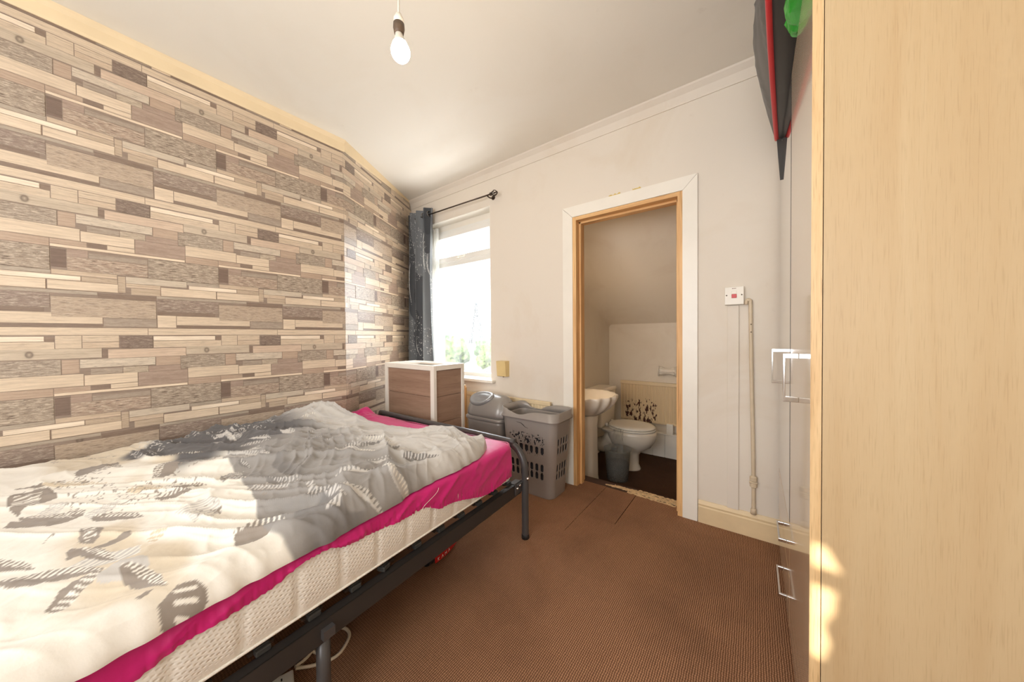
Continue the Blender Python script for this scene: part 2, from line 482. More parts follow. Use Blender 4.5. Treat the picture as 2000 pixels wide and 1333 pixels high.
PLANKS = [  # y0, z0, y1, z1 inside one repeat of the paper (m), relief (mm), tone
 (-.207,.0735,.3225,.107,1.4,'L1'),(-.12,.1075,.188,.1235,.3,'K2'),(-.110,.124,.188,.170,1.2,'L1'),(.1895,.112,.352,.152,1.5,'G2'),(.1895,.1525,.352,.158,.3,'K2'),(.354,.110,.419,.171,1.1,'L3'),
 (-.191,.047,.036,.069,2.4,'W'),(.0365,.044,.060,.067,.3,'K'),(.061,.017,.129,.072,.7,'L2'),(.130,.0165,.233,.043,1.0,'T1'),(.130,.044,.233,.0725,.6,'L2'),(.2345,.0125,.338,.0725,2.4,'B'),(.339,.013,.590,.046,.7,'L2'),
 (-.078,.601,.183,.645,1.8,'G1'),(.184,.602,.199,.637,.3,'K2'),(.1995,.597,.4515,.638,1.0,'P'),
 (.432,.532,.605,.5985,1.7,'D'),(.076,.537,.121,.597,.4,'R'),(.122,.5575,.345,.5965,2.6,'S'),(.346,.553,.431,.597,.5,'R'),
 (.150,.527,.2415,.553,.5,'G2'),(.2425,.5255,.321,.555,.8,'D2'),(.322,.525,.431,.5515,.6,'R2'),(-.098,.535,.074,.540,.3,'K2'),
 (-.073,.4805,.132,.534,1.3,'L1'),(.133,.4805,.287,.5265,2.0,'L3'),(.288,.459,.456,.5255,.6,'R2'),(.150,.4595,.204,.4795,.3,'K2'),(.205,.459,.287,.4795,1.3,'L3'),
 (-.073,.446,.054,.4795,.5,'R'),(.055,.4585,.149,.4795,.4,'R'),(.055,.4455,.455,.458,2.4,'W2'),
 (.328,.348,.585,.4445,2.6,'D3'),(.0565,.361,.095,.438,.2,'K3'),(.096,.352,.3265,.4105,.8,'D4'),(.153,.411,.3265,.4345,1.2,'G2'),(.096,.411,.152,.4445,.5,'R2'),
 (-.070,.331,.0555,.3475,.5,'G3'),(.0565,.331,.232,.3515,.6,'T1'),(-.063,.309,.131,.330,2.4,'W'),(.132,.308,.2325,.330,.7,'T2'),(.257,.316,.460,.347,1.3,'L4'),(.2335,.270,.256,.345,.5,'T2'),
 (.046,.268,.2345,.3075,2.1,'L3'),(.235,.266,.249,.307,.25,'K2'),(.368,.267,.5735,.3085,2.1,'L3'),(.034,.266,.0455,.308,.25,'K2'),(.272,.264,.367,.2955,.9,'T2'),(.257,.2965,.367,.3155,.5,'T1'),
 (-.177,.2515,.174,.2655,.8,'G3'),(.175,.2395,.3525,.262,.25,'K2'),(.354,.190,.582,.2505,1.0,'D5'),(.354,.1715,.568,.1895,.25,'K2'),(.053,.152,.351,.2385,1.7,'T3')]
Y0P, Z0P = -0.116, 1.0036
PMESH = {}
def plank_mesh(k, y0, z0, y1, z1, r, tone):
    mb = MB(); t = TONE[tone]; t = (t[0], t[1] * 0.975, t[2] * 0.94, t[3])
    mb.cur = (lin(t[0]), lin(t[1]), lin(t[2]), t[3])
    g = 0.0005; ch = min(r * 0.0006, 0.0012); x0, x1 = 0.0, r * 0.001
    a = [(x0, y0 + g, z0 + g), (x0, y1 - g, z0 + g), (x0, y1 - g, z1 - g), (x0, y0 + g, z1 - g)]
    b = [(x1, y0 + g + ch, z0 + g + ch), (x1, y1 - g - ch, z0 + g + ch), (x1, y1 - g - ch, z1 - g - ch), (x1, y0 + g + ch, z1 - g - ch)]
    mb.add(a + b, [(4, 5, 6, 7), (0, 1, 5, 4), (1, 2, 6, 5), (2, 3, 7, 6), (3, 0, 4, 7)])
    return mb
def paper_wall(wall, ya, yb, yshift, top0, top1, zlow, score):
    """planks for wall-run coordinates ya..yb; local y = run - yshift"""
    todo = []
    for i in range(-6, 8):
        for j in range(-3, 4):
            oy, oz = Y0P + WT * i, Z0P + HT * j
            for k, (y0, z0, y1, z1, r, tone) in enumerate(PLANKS):
                a, b = y0 + oy, y1 + oy; c, d = z0 + oz, z1 + oz
                ca, cb = max(a, ya), min(b, yb)
                if cb - ca < 0.004: continue
                top = top0 + (top1 - top0) * ((ca + cb) / 2 - ya) / (yb - ya)
                cc, cd = max(c, zlow), min(d, top)
                if cd - cc < 0.003: continue
                full = abs(ca - a) < 1e-6 and abs(cb - b) < 1e-6 and abs(cc - c) < 1e-6 and abs(cd - d) < 1e-6
                todo.append((score(ca, cb, cc, cd) * (0.2 if tone[0] == 'K' else 1), k, full, oy - yshift, oz, ca - oy, cb - oy, cc - oz, cd - oz, r, tone))
    todo.sort(key=lambda t: -t[0])
    for t in todo[:290]:
        _, k, full, ly, lz, a, b, c, d, r, tone = t
        if full:
            if k not in PMESH: PMESH[k] = plank_mesh(k, *PLANKS[k]).mesh('plank', M['paper'], True)
            me = PMESH[k]
        else:
            me = plank_mesh(k, a, c, b, d, r, tone).mesh('plank', M['paper'], True)
        link('plank', me, wall, (0, ly, lz))
    rest = MB()
    for t in todo[290:]:
        _, k, full, ly, lz, a, b, c, d, r, tone = t
        p = plank_mesh(k, a + ly, c + lz, b + ly, d + lz, r, tone)
        rest.cur = p.c[0]; rest.add(p.v, p.f)
    if rest.v:
        o = link('small_planks', rest.mesh('small_planks', M['paper'], True), wall); o['kind'] = 'stuff'
mb = MB(); mb.cur = (lin(146), lin(128), lin(114), 0.1)
mb.box((-0.12, YF - 0.1, 0), (0.0, YF_FOLD, 2.5))
wall_left = struct('wall_left', mb, M['paper'], col=True)
ANG = math.atan2(0.52, 0.952); LEN2 = 1.0848
mb = MB(); mb.cur = (lin(146), lin(128), lin(114), 0.1)
mb.box((-0.12, 0, 0), (0.0, LEN2 + 0.06, 2.5))
wall_splay = struct('wall_left_splayed', mb, M['paper'], loc=(0, YF_FOLD, 0), col=True)
wall_splay.rotation_euler = (0, 0, ANG)
def sc1(a, b, c, d):
    y = (a + b) / 2; z = (c + d) / 2
    vis = 1.0 if (y > -0.30 and z > 0.50) else 0.03
    return vis * (b - a) * (d - c) / (2.345 ** 2 + y * y + (z - 1.06) ** 2)
paper_wall(wall_left, -0.80, YF_FOLD, 0.0, 2.3815, 2.3815, 0.24, sc1)
def sc2(a, b, c, d):
    z = (c + d) / 2
    return (1.0 if z > 0.5 else 0.05) * (b - a) * (d - c)
paper_wall(wall_splay, YF_FOLD, YF_FOLD + LEN2, YF_FOLD, 2.385, 2.44, 0.24, sc2)

# cornices
def cove(x0, x1):
    return [(0, 2.378), (0.006, 2.378), (0.009, 2.39), (0.012, 2.43), (0.02, 2.447), (0.026, 2.4545), (0.0, 2.4545)]
mb = MB(); mb.prism(cove(0, 0), YF, YF_FOLD + 0.01, 'Y'); 
# profile runs in x,z: axis Y prism takes (x, z)
struct('trim_1', mb, M['cove'])
mb = MB()
r0 = [(0.0, -0.0, 2.385), (0.010, -0.0, 2.40), (0.024, 0.0, 2.4545), (0.0, 0.0, 2.4545)]
r1 = [(0.0, LEN2, 2.441), (0.004, LEN2, 2.443), (0.006, LEN2, 2.4545), (0.0, LEN2, 2.4545)]
mb.loft([r0, r1], smooth=False)
o = struct('trim_2', mb, M['cove'], loc=(0, YF_FOLD, 0)); o.rotation_euler = (0, 0, ANG)
mb = MB()
prof = [(YB, 2.380), (YB - 0.006, 2.380), (YB - 0.008, 2.392), (YB - 0.02, 2.425), (YB - 0.045, 2.446), (YB - 0.05, 2.4545), (YB, 2.4545)]
mb.prism(prof, -0.52, XR, 'X')
struct('trim_3', mb, M['wall'])

# skirting boards
def skirt(name, x0, x1):
    prof = [(YB, 0.0), (YB - 0.018, 0.0), (YB - 0.018, 0.088), (YB - 0.014, 0.094), (YB - 0.016, 0.104), (YB - 0.009, 0.116), (YB - 0.006, 0.122), (YB, 0.122)]
    return struct(name, MB().prism(prof, x0, x1, 'X'), M['cream'])
skirt('baseboard_back', 2.092, XR)
skirt('baseboard_back_2', -0.45, 1.24)

# ------------------------------------------------------------------ doorway (no door hung)
door = thing('door_1', 'doorway without a door, pine lining and white board surround', 'doorway', (0, 0, 0))
door['kind'] = 'structure'
ya, yb_ = YB - 0.016, YB - 0.0005
i0, i1, hz, w = 1.321, 2.0125, 1.886, 0.0755
gp = 0.0012
MB().prism([(i0, 0.0), (i0, hz - gp), (i0 - w, hz + w - gp), (i0 - w, 0.0)], ya, yb_, 'Y').obj('architrave', M['gloss'], door)
MB().prism([(i1, 0.0), (i1 + w, 0.0), (i1 + w, hz + w - gp), (i1, hz - gp)], ya, yb_, 'Y').obj('architrave', M['gloss'], door)
MB().prism([(i0, hz + gp), (i1, hz + gp), (i1 + w, hz + w + gp), (i0 - w, hz + w + gp)], ya + 0.001, yb_, 'Y').obj('architrave', M['gloss'], door)
jl = MB().box((i0 + 0.0005, YB - 0.014, -0.02), (i0 + 0.026, YB + T + 0.012, hz - 0.0005)).obj('jamb', M['pine'], door)
jr = MB().box((i1 - 0.026, YB - 0.014, -0.02), (i1 - 0.0005, YB + T + 0.012, hz - 0.0005)).obj('jamb', M['pine'], door)
jh = MB().box((i0 + 0.026, YB - 0.0135, hz - 0.025), (i1 - 0.026, YB + T + 0.012, hz - 0.0005)).obj('head_jamb', M['pinex'], door)
MB().cbox((i0 + 0.026, YB + 0.035, -0.01), (i0 + 0.040, YB + 0.075, hz - 0.025), 0.0015).obj('door_stop', M['pine'], jl)
MB().cbox((i1 - 0.040, YB + 0.035, -0.01), (i1 - 0.026, YB + 0.075, hz - 0.025), 0.0015).obj('door_stop', M['pine'], jr)
MB().cbox((i0 + 0.026, YB + 0.035, hz - 0.039), (i1 - 0.026, YB + 0.075, hz - 0.025), 0.0015).obj('door_stop', M['pinex'], jh)
# patches of old yellow filler above the head architrave
M['filler'] = mat('old_yellow_filler', (214, 186, 110), 0.8, var=0.15, scale=40)
def blob(poly, depth, name, m, parent, y):
    return MB().prism(poly, y - depth, y, 'Y').obj(name, m, parent)
for cx, cz, ln in ((1.615, 1.967, 0.075), (1.755, 1.967, 0.05)):
    up = [(cx - ln / 2 + ln * t / 9, cz + 0.004 + 0.009 * rng.random()) for t in range(10)]
    dn = [(cx + ln / 2 - ln * t / 9, cz - 0.001 - 0.004 * rng.random()) for t in range(10)]
    blob(dn[::-1] + up[::-1], 0.003, 'filler_patch', M['filler'], wall_back, YB - 0.0002)

# ------------------------------------------------------------------ bedroom window
def glass_mat():
    m = bpy.data.materials.new('window_glass'); m.use_nodes = True
    nt = m.node_tree; nt.nodes.clear()
    out = N(nt, 'ShaderNodeOutputMaterial'); tr = N(nt, 'ShaderNodeBsdfTransparent'); gl = N(nt, 'ShaderNodeBsdfGlossy')
    gl.inputs['Roughness'].default_value = 0.02
    fr = N(nt, 'ShaderNodeLayerWeight'); p5 = N(nt, 'ShaderNodeMath', operation='POWER', i_1=4.5); nt.links.new(fr.outputs['Facing'], p5.inputs[0])
    ma = N(nt, 'ShaderNodeMath', operation='MULTIPLY_ADD', i_1=0.9, i_2=0.03); nt.links.new(p5.outputs[0], ma.inputs[0])
    m1 = N(nt, 'ShaderNodeMixShader'); nt.links.new(ma.outputs[0], m1.inputs[0]); nt.links.new(tr.outputs[0], m1.inputs[1]); nt.links.new(gl.outputs[0], m1.inputs[2])
    # dusty runs of rain dirt on the outside
    df = N(nt, 'ShaderNodeBsdfTranslucent'); df.inputs[0].default_value = (0.9, 0.92, 0.9, 1)
    f = noise(nt, coords(nt, (16, 1, 1.6)), 1.0, 4, 0.6)
    rp = ramp(nt, f, [(0.35, (0.02,) * 3 + (1,)), (0.75, (0.075,) * 3 + (1,))])
    m2 = N(nt, 'ShaderNodeMixShader'); nt.links.new(rp, m2.inputs[0]); nt.links.new(m1.outputs[0], m2.inputs[1]); nt.links.new(df.outputs[0], m2.inputs[2])
    nt.links.new(m2.outputs[0], out.inputs[0])
    return m
M['glass'] = glass_mat()
win = thing('window_1', 'white plastic window with small top light and dusty panes', 'window', (0, 0, 0)); win['kind'] = 'structure'
fy0, fy1 = YB + 0.095, YB + 0.155
def frame_rect(x0, x1, z0, z1, t, y0, y1, ch=0.004):
    mb = MB()
    mb.cbox((x0, y0, z0), (x0 + t, y1, z1), ch); mb.cbox((x1 - t, y0, z0), (x1, y1, z1), ch)
    mb.cbox((x0 + t, y0, z0), (x1 - t, y1, z0 + t), ch); mb.cbox((x0 + t, y0, z1 - t), (x1 - t, y1, z1), ch)
    return mb
mb = frame_rect(WX0, WX1, WZ0, WZ1 - 0.06, 0.038, fy0, fy1)
mb.cbox((WX0 + 0.038, fy0, 1.745), (WX1 - 0.038, fy1, 1.795), 0.004)
fr = mb.obj('window_frame', M['upvc'], win)
MB().box((WX0, fy0 + 0.01, WZ1 - 0.06), (WX1, fy1, WZ1)).obj('head_packer', M['gloss'], win)
sash = frame_rect(WX0 + 0.03, WX1 - 0.03, 1.787, 2.075, 0.05, fy0 - 0.014, fy0 + 0.03).obj('top_sash', M['upvc'], win)
hb = MB()
hb.cbox((0.075, fy0 - 0.024, 1.80), (0.125, fy0 - 0.014, 1.825), 0.003)
hb.tube(spl([(0.10, fy0 - 0.022, 1.812), (0.10, fy0 - 0.045, 1.812), (0.125, fy0 - 0.05, 1.81), (0.20, fy0 - 0.045, 1.806)], 5), 0.007, 8)
hb.obj('window_handle', M['wplast'], sash)
MB().box((WX0 + 0.08, fy0 + 0.004, 1.837), (WX1 - 0.08, fy0 + 0.010, 2.025)).obj('pane', M['glass'], sash)
MB().box((WX0 + 0.038, fy0 + 0.025, WZ0 + 0.038), (WX1 - 0.038, fy0 + 0.031, 1.745)).obj('pane', M['glass'], win)
MB().box((WX0, YB + 0.001, WZ1 - 0.006), (WX1, fy0 + 0.01, WZ1 - 0.0003)).obj('recess_lining', M['gloss'], win)
MB().box((WX0, YB + 0.001, WZ0), (WX0 + 0.006, fy0, WZ1 - 0.006)).obj('recess_lining', M['gloss'], win)
MB().box((WX1 - 0.006, YB + 0.001, WZ0), (WX1, fy0, WZ1 - 0.006)).obj('recess_lining', M['gloss'], win)
MB().cbox((WX0 - 0.05, YB - 0.045, WZ0 - 0.025), (WX1 + 0.045, fy0, WZ0), 0.006).obj('window_board', M['gloss'], win)

# ------------------------------------------------------------------ toilet room shell (one step down)
WF = -0.20
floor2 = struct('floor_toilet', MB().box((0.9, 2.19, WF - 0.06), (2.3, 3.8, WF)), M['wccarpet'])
TX0, TX1, TY = 1.006, 2.24, 3.66
struct('wall_toilet_left', MB().box((TX0 - 0.1, YB + T, WF), (TX0, TY, 2.5)), M['wcwall'])
wtb = struct('wall_toilet_back', MB().box((TX0 - 0.1, TY, WF), (TX1 + 0.1, TY + 0.1, 2.5)), M['wcwall'])
struct('wall_toilet_right', MB().box((TX1, YB + T, WF), (TX1 + 0.1, TY, 2.5)), M['wcwall'])
ys = np.linspace(YB + T, TY, 14); rings = []
A = np.zeros((len(ys), 16, 3))
for i, y in enumerate(ys):
    zs = 1.215 + 0.70 * (TY - 0.045 - y)
    r = 0.04 + 0.36 * (TY - y) / 1.4
    row = [(TX0, y, zs - r)]
    for k in range(1, 13):
        a = PI * (1 - k / 12 * 0.5)
        row.append((TX0 + r + r * math.cos(a), y, zs - r + r * math.sin(a)))
    row += [(1.55, y, zs), (1.9, y, zs), (TX1, y, zs)]
    A[i] = row
mb = MB(); mb.grid(A)
B = A.copy(); B[:, :, 2] += 0.08; mb.grid(B, flip=True)
struct('ceiling_toilet', mb, M['wcwall'], fixn=False)
lampt = thing('toilet_wall_lamp', 'small warm bulkhead lamp high on the toilet wall beside the doorway', 'lamp', (TX0, 2.36, 1.0))
MB().lathe([(0.0, 0.0), (0.06, 0.0), (0.06, 0.018), (0.05, 0.02)], (0, 0, 0), 24, 'X').obj('lamp_base', M['wplast'], lampt)
def emis(name, col, s):
    m = bpy.data.materials.new(name); m.use_nodes = True
    nt = m.node_tree; nt.nodes.clear()
    o = N(nt, 'ShaderNodeOutputMaterial'); e = N(nt, 'ShaderNodeEmission'); e.inputs[0].default_value = col; e.inputs[1].default_value = s
    nt.links.new(e.outputs[0], o.inputs[0]); return m
MB().lathe([(0.05, 0.02), (0.048, 0.04), (0.034, 0.058), (0.0, 0.064)], (0, 0, 0), 24, 'X').obj('lamp_globe', emis('warm_lamp_globe', (1.0, 0.80, 0.58, 1), 42.0), lampt)
# boxed-in pipes with upright boards along the back wall, built board by board
box = struct('trim_toilet', MB().box((TX0, TY - 0.06, WF), (TX1, TY, 0.035)), M['gloss'])
MB().cbox((TX0, TY - 0.085, 0.035), (TX1, TY, 0.05), 0.003).obj('shelf_board', M['gloss'], box)
xx = TX0 + 0.01
while xx < TX1 - 0.02:
    MB().cbox((xx + 0.0015, TY - 0.072, WF), (min(xx + 0.116, TX1), TY - 0.06, 0.033), 0.003).obj('tongue_board', M['gloss'], box)
    xx += 0.119
# torn carpet backing across the threshold
M['backing'] = mat('pale_carpet_backing', (212, 180, 136), 0.9, var=0.25, scale=60, bmp=0.5, bscale=200)
strip = tag(link('carpet_backing_strip', bpy.data.meshes.new('carpet_backing_strip')), 'torn pale carpet backing frayed across the toilet doorway threshold', 'carpet strip')
mb = MB()
def ragged(pts0, pts1, n, z0, th, seed):
    r = np.random.default_rng(seed); up = []; dn = []
    for k in range(n + 1):
        t = k / n
        a = Vector(pts0[0]).lerp(Vector(pts0[1]), t); b = Vector(pts1[0]).lerp(Vector(pts1[1]), t)
        j = 0.010 * (r.random() - 0.5)
        up.append((a.x, a.y + j + 0.008 * (r.random() - 0.5))); dn.append((b.x, b.y + 0.012 * (r.random() - 0.5)))
    vs = [(x, y, z0) for x, y in up] + [(x, y, z0) for x, y in dn] + [(x, y, z0 + th + 0.002 * r.random()) for x, y in up] + [(x, y, z0 + th + 0.003 * r.random()) for x, y in dn]
    m_ = n + 1; fs = []
    for k in range(n):
        fs += [(2 * m_ + k, 2 * m_ + k + 1, 3 * m_ + k + 1, 3 * m_ + k), (k, m_ + k, m_ + k + 1, k + 1), (k, k + 1, 2 * m_ + k + 1, 2 * m_ + k), (m_ + k, 3 * m_ + k, 3 * m_ + k + 1, m_ + k + 1)]
    fs += [(0, 2 * m_, 3 * m_, m_), (n, m_ + n, 3 * m_ + n, 2 * m_ + n)]
    mb.add(vs, fs)
ragged([(1.50, 2.237), (1.72, 2.262)], [(1.50, 2.222), (1.72, 2.222)], 26, 0.0003, 0.002, 3)
ragged([(1.56, 2.255), (1.985, 2.232)], [(1.56, 2.228), (1.985, 2.196)], 44, 0.0005, 0.003, 4)
ragged([(1.66, 2.215), (1.96, 2.188)], [(1.66, 2.196), (1.96, 2.176)], 30, 0.0003, 0.0018, 5)
ragged([(1.72, 2.275), (1.985, 2.262)], [(1.72, 2.258), (1.985, 2.238)], 30, 0.0003, 0.0025, 6)
tmp = mb.mesh('carpet_backing_strip', M['backing']); strip.data = tmp
# ledge of the step that carries it
MB().box((1.30, 2.2, -0.2), (2.05, 2.285, -0.0005)).obj('step_edge', M['subfloor'], floor)
# ------------------------------------------------------------------ view outside
M['field'] = mat('far_grass', (48, 56, 32), 0.95, var=0.3, scale=0.2)
M['hillm'] = mat('hazy_hill', (64, 70, 66), 0.95, var=0.12, scale=0.05)
M['leaf'] = mat('tree_leaves', (64, 78, 34), 0.9, var=0.35, scale=2.5)
M['leaf2'] = mat('tree_leaves_dark', (54, 70, 42), 0.9, var=0.3, scale=2.5)
M['pyl'] = mat('galvanised_pylon_steel', (84, 86, 88), 0.7, 0.0)
M['brick'] = mat('pale_house_render', (110, 108, 104), 0.9, var=0.05, scale=0.5)
M['roofm'] = mat('grey_roof', (70, 68, 68), 0.9)
GZ = -3.2
gr = MB().box((-340, 8, GZ - 0.5), (120, 420, GZ)).obj('ground_outside', M['field']); gr['kind'] = 'structure'
mb = MB()
ths = np.linspace(0, 1, 60)
A = np.zeros((6, 60, 3))
for j in range(6):
    t = j / 5
    for i, s in enumerate(ths):
        x = -420 + 520 * s
        h = (4.6 + 2.2 * math.sin(s * 9) * 0.5 + 1.2 * math.sin(s * 23 + 1)) * math.sin(PI * min(1, t * 1.0)) 
        A[j, i] = (x, 190 + 60 * t, GZ + max(0, h + 2.2) * math.sin(PI * t))
mb.grid(A); hl = mb.obj('hills', M['hillm']); hl['kind'] = 'structure'
def tree(x, y, r, h, m, label, seed):
    t = thing('garden_tree', label, 'tree', (x, y, GZ), 0, 'trees seen through the window')
    MB().tube([(0, 0, 0), (0.05, 0, h * 0.5)], [0.16, 0.09], 8).obj('trunk', M['pine'], t)
    bm = bmesh.new(); bmesh.ops.create_icosphere(bm, subdivisions=4, radius=1.0)
    for v in bm.verts:
        p = v.co
        n = 0.55 * float(vnoise(p.x * 2.2 + 5 + seed, p.y * 2.2 + p.z * 1.7 + 9, seed)) + 0.45 * float(vnoise(p.x * 6 + p.z * 5 + 20, p.y * 6 - p.z * 3 + 30, seed + 3))
        k = 0.62 + 0.75 * n
        v.co = Vector((p.x * r * k, p.y * r * k, h * 0.58 + p.z * h * 0.44 * k))
    me = bpy.data.meshes.new('crown'); bm.to_mesh(me); bm.free(); me.materials.append(m)
    link('crown', me, t)
tree(-24.6, 25, 1.7, 4.0, M['leaf'], 'pale green round garden tree seen through the lower pane nearest the curtain', 1)
tree(-20.4, 27, 1.6, 3.6, M['leaf'], 'light green garden tree seen below the pylon', 2)
tree(-16.9, 25, 1.5, 3.5, M['leaf2'], 'darker green garden tree at the right side of the lower pane', 3)
tree(-39.5, 36, 2.6, 4.6, M['leaf2'], 'dull green tree behind the pale round one, beyond the window', 4)
tree(-32, 40, 2.4, 3.9, M['leaf2'], 'low dark tree between the two nearer garden trees', 5)
hs = thing('far_house', 'pale rendered house with grey roof low beyond the window', 'house', (-13.6, 19, GZ))
MB().box((-1.6, 0, 0), (1.6, 3.0, 1.4)).obj('house_wall', M['brick'], hs)
MB().prism([(-1.8, 1.38), (1.8, 1.38), (0, 2.1)], -0.1, 3.1, 'Y').obj('roof', M['roofm'], hs)
MB().box((-0.9, -0.03, 0.5), (-0.2, -0.002, 1.1)).obj('house_window', M['roofm'], hs)
# lattice pylon on the skyline
py = thing('electricity_pylon', 'faint lattice electricity pylon standing on the skyline', 'pylon', (-137.3, 150, GZ), 0.6)
H_ = 25.5
def pw(t):  # half width of the tower at height fraction t
    return 3.3 * (1 - t) ** 1.3 + 0.75
def pp(sx, sy, t): return (sx * pw(t), sy * pw(t), H_ * t)
lg = 0.32
for sx in (-1, 1):
    for sy in (-1, 1):
        MB().tube([pp(sx, sy, t) for t in (0, .2, .4, .6, .8, 1)], lg, 4).obj('leg', M['pyl'], py)
mb = MB()
lv = [0, .16, .3, .43, .55, .66, .76, .85, .93, 1]
for a, b in zip(lv[:-1], lv[1:]):
    for sx, sy, tx, ty in ((-1, -1, 1, -1), (1, -1, 1, 1), (1, 1, -1, 1), (-1, 1, -1, -1)):
        mb.tube([pp(sx, sy, a), pp(tx, ty, b)], 0.19, 4); mb.tube([pp(tx, ty, a), pp(sx, sy, b)], 0.19, 4)
        mb.tube([pp(sx, sy, b), pp(tx, ty, b)], 0.19, 4)
mb.obj('bracing', M['pyl'], py)
for t, L in ((0.68, 5.2), (0.81, 6.4), (0.94, 4.6)):
    mb = MB(); z = H_ * t
    mb.tube([(-L, 0, z), (L, 0, z)], 0.25, 4)
    for s in (-1, 1):
        mb.tube([(s * L, 0, z), (s * pw(t), pw(t), z + 1.1)], 0.09, 4); mb.tube([(s * L, 0, z), (s * pw(t), -pw(t), z + 1.1)], 0.09, 4)
        mb.tube([(s * L * .98, 0, z), (s * L * .98, 0, z - 1.3)], 0.12, 4)
    mb.obj('cross_arm', M['pyl'], py)

# ------------------------------------------------------------------ curtain rod, curtain and net
rod = thing('curtain_rod', 'thin dark metal curtain rod with bulbous openwork end above the window', 'curtain rod', (0.07, 2.03, 2.222))
M['rodm'] = mat('dark_bronze_metal', (70, 56, 46), 0.35, 0.7, var=0.1)
MB().tube([(-0.53, 0, 0.008), (0.56, 0, -0.008)], 0.006, 10).obj('pole', M['rodm'], rod)
mb = MB()
mb.lathe([(0.006, 0.545), (0.013, 0.55), (0.013, 0.562), (0.007, 0.568)], (0, 0, -0.008), 12, 'X', cap=True)
for k in range(5):
    a = 2 * PI * k / 5
    mb.tube(spl([(0.566, 0.004 * math.cos(a), -0.008 + 0.004 * math.sin(a)), (0.585, 0.020 * math.cos(a + .4), -0.008 + 0.020 * math.sin(a + .4)), (0.608, 0.017 * math.cos(a + .9), -0.008 + 0.017 * math.sin(a + .9)), (0.622, 0.003 * math.cos(a + 1.3), -0.008 + 0.003 * math.sin(a + 1.3))], 4), 0.0035, 6)
mb.obj('finial', M['rodm'], rod)
mb = MB(); mb.tube(spl([(0.52, 0, -0.014), (0.52, 0.035, -0.018), (0.525, 0.068, -0.008)], 4), 0.005, 8); mb.lathe([(0.018, 0.066), (0.018, 0.072)], (0.525, 0, -0.006), 14, 'Y', cap=True)
mb.obj('bracket', M['rodm'], rod)

def curtain_mat():
    m, nt, b = _nt('slate_curtain_print')
    v = coords(nt, (1, 1, 0.28), out='UV') if False else coords(nt)
    at = N(nt, 'ShaderNodeVertexColor'); at.layer_name = 'Col'
    nt.links.new(at.outputs[0], b.inputs['Base Color'])
    b.inputs['Roughness'].default_value = 0.62
    b.inputs['Sheen Weight'].default_value = 0.2
    bump(nt, b, noise(nt, v, 300, 2), 0.1, 0.001)
    return m
M['curt'] = curtain_mat()
cu = thing('blackout_curtain', 'slate grey gathered curtain printed with white plumes, drawn into the corner', 'curtain', (-0.25, 2.03, 0))
nu, nv = 220, 330
u = np.linspace(0, 1, nu)[None, :]; v = np.linspace(0, 1, nv)[:, None]
zz = 2.285 - 1.60 * v + 0 * u
ph = u * 2 * PI * 3.4
amp = 0.042 * (0.75 + 0.35 * v) 
wdt = 0.352 + 0.03 * v - 0.02 * np.sin(PI * v)
xx_ = -0.215 + wdt * (u + 0.018 * np.sin(2 * ph)) + 0.006 * np.sin(3 * v + 9 * u) - 0.02 * v + 0.05 * u * (1 - v) * 0.2
yy_ = -0.012 + amp * np.sin(ph + 0.5 * np.sin(2.2 * v + 1)) + 0.01 * (fbm(u * 9 + 0 * v, v * 3 + 0 * u, 5) - 0.5)
A = np.stack([xx_, yy_, zz + 0.004 * np.cos(ph)], -1)
# printed plumes (flat print on the cloth, in cloth coordinates)
su, sv = u * 1.45 + 0 * v, v * 1.60 + 0 * u
basec = np.array([lin(74), lin(77), lin(82)]); pale = np.array([lin(206), lin(206), lin(204)]); mid = np.array([lin(112), lin(116), lin(120)]); ink = np.array([lin(58), lin(61), lin(66)])
c = np.zeros((nv, nu, 3)) + basec
bandz = fbm(su * 1.6 + 3, sv * 1.2, 21, 3)
c = np.where((bandz > 0.56)[..., None], mid, c); c = np.where((bandz < 0.4)[..., None], ink, c)
def plume(cu_, cv_, L, W, ang, colr, rag=0.35):
    global c
    dx, dy = su - cu_, sv - cv_
    a = dx * math.cos(ang) + dy * math.sin(ang); b_ = -dx * math.sin(ang) + dy * math.cos(ang)
    t = np.clip(a / L, 0, 1)
    prof = W * np.sin(PI * t ** 0.7) * (1 - rag * vnoise(a * 60, b_ * 8 + 9, 4))
    msk = (a > 0) & (a < L) & (np.abs(b_ - 0.10 * L * np.sin(t * 4)) < prof)
    c = np.where(msk[..., None], colr, c)
r_ = np.random.default_rng(5)
for k in range(30):
    plume(r_.random() * 1.45, r_.random() * 1.55, 0.14 + 0.34 * r_.random(), 0.010 + 0.020 * r_.random(), 1.57 + 0.45 * (r_.random() - .5), pale if r_.random() < 0.6 else mid)
dots = (vnoise(su * 120, sv * 120, 33) > 0.86) & (fbm(su * 5 + 1, sv * 2.4, 34, 2) > 0.55)
c = np.where(dots[..., None], pale, c)
lines = (np.abs(vnoise(su * 55, sv * 8, 40) - 0.5) < 0.03) & (fbm(su * 3, sv * 3, 41, 2) > 0.5)
mb = MB(); mb.grid(A)
mb.c = np.concatenate([c.reshape(-1, 3), np.ones((nu * nv, 1))], 1).tolist()
drop = mb.obj('curtain_cloth', M['curt'], cu, col=True)
sm = drop.modifiers.new('thickness', 'SOLIDIFY'); sm.thickness = 0.0012
for k in range(4):
    ux = 0.16 + 0.235 * k
    MB().lathe([(0.020, -0.004), (0.027, -0.003), (0.027, 0.003), (0.020, 0.004), (0.020, -0.004)], (-0.215 + 0.352 * ux + 0.02, -0.004, 2.235 - 2.19 + 2.185), 18, 'X').obj('eyelet', M['steel'], cu)

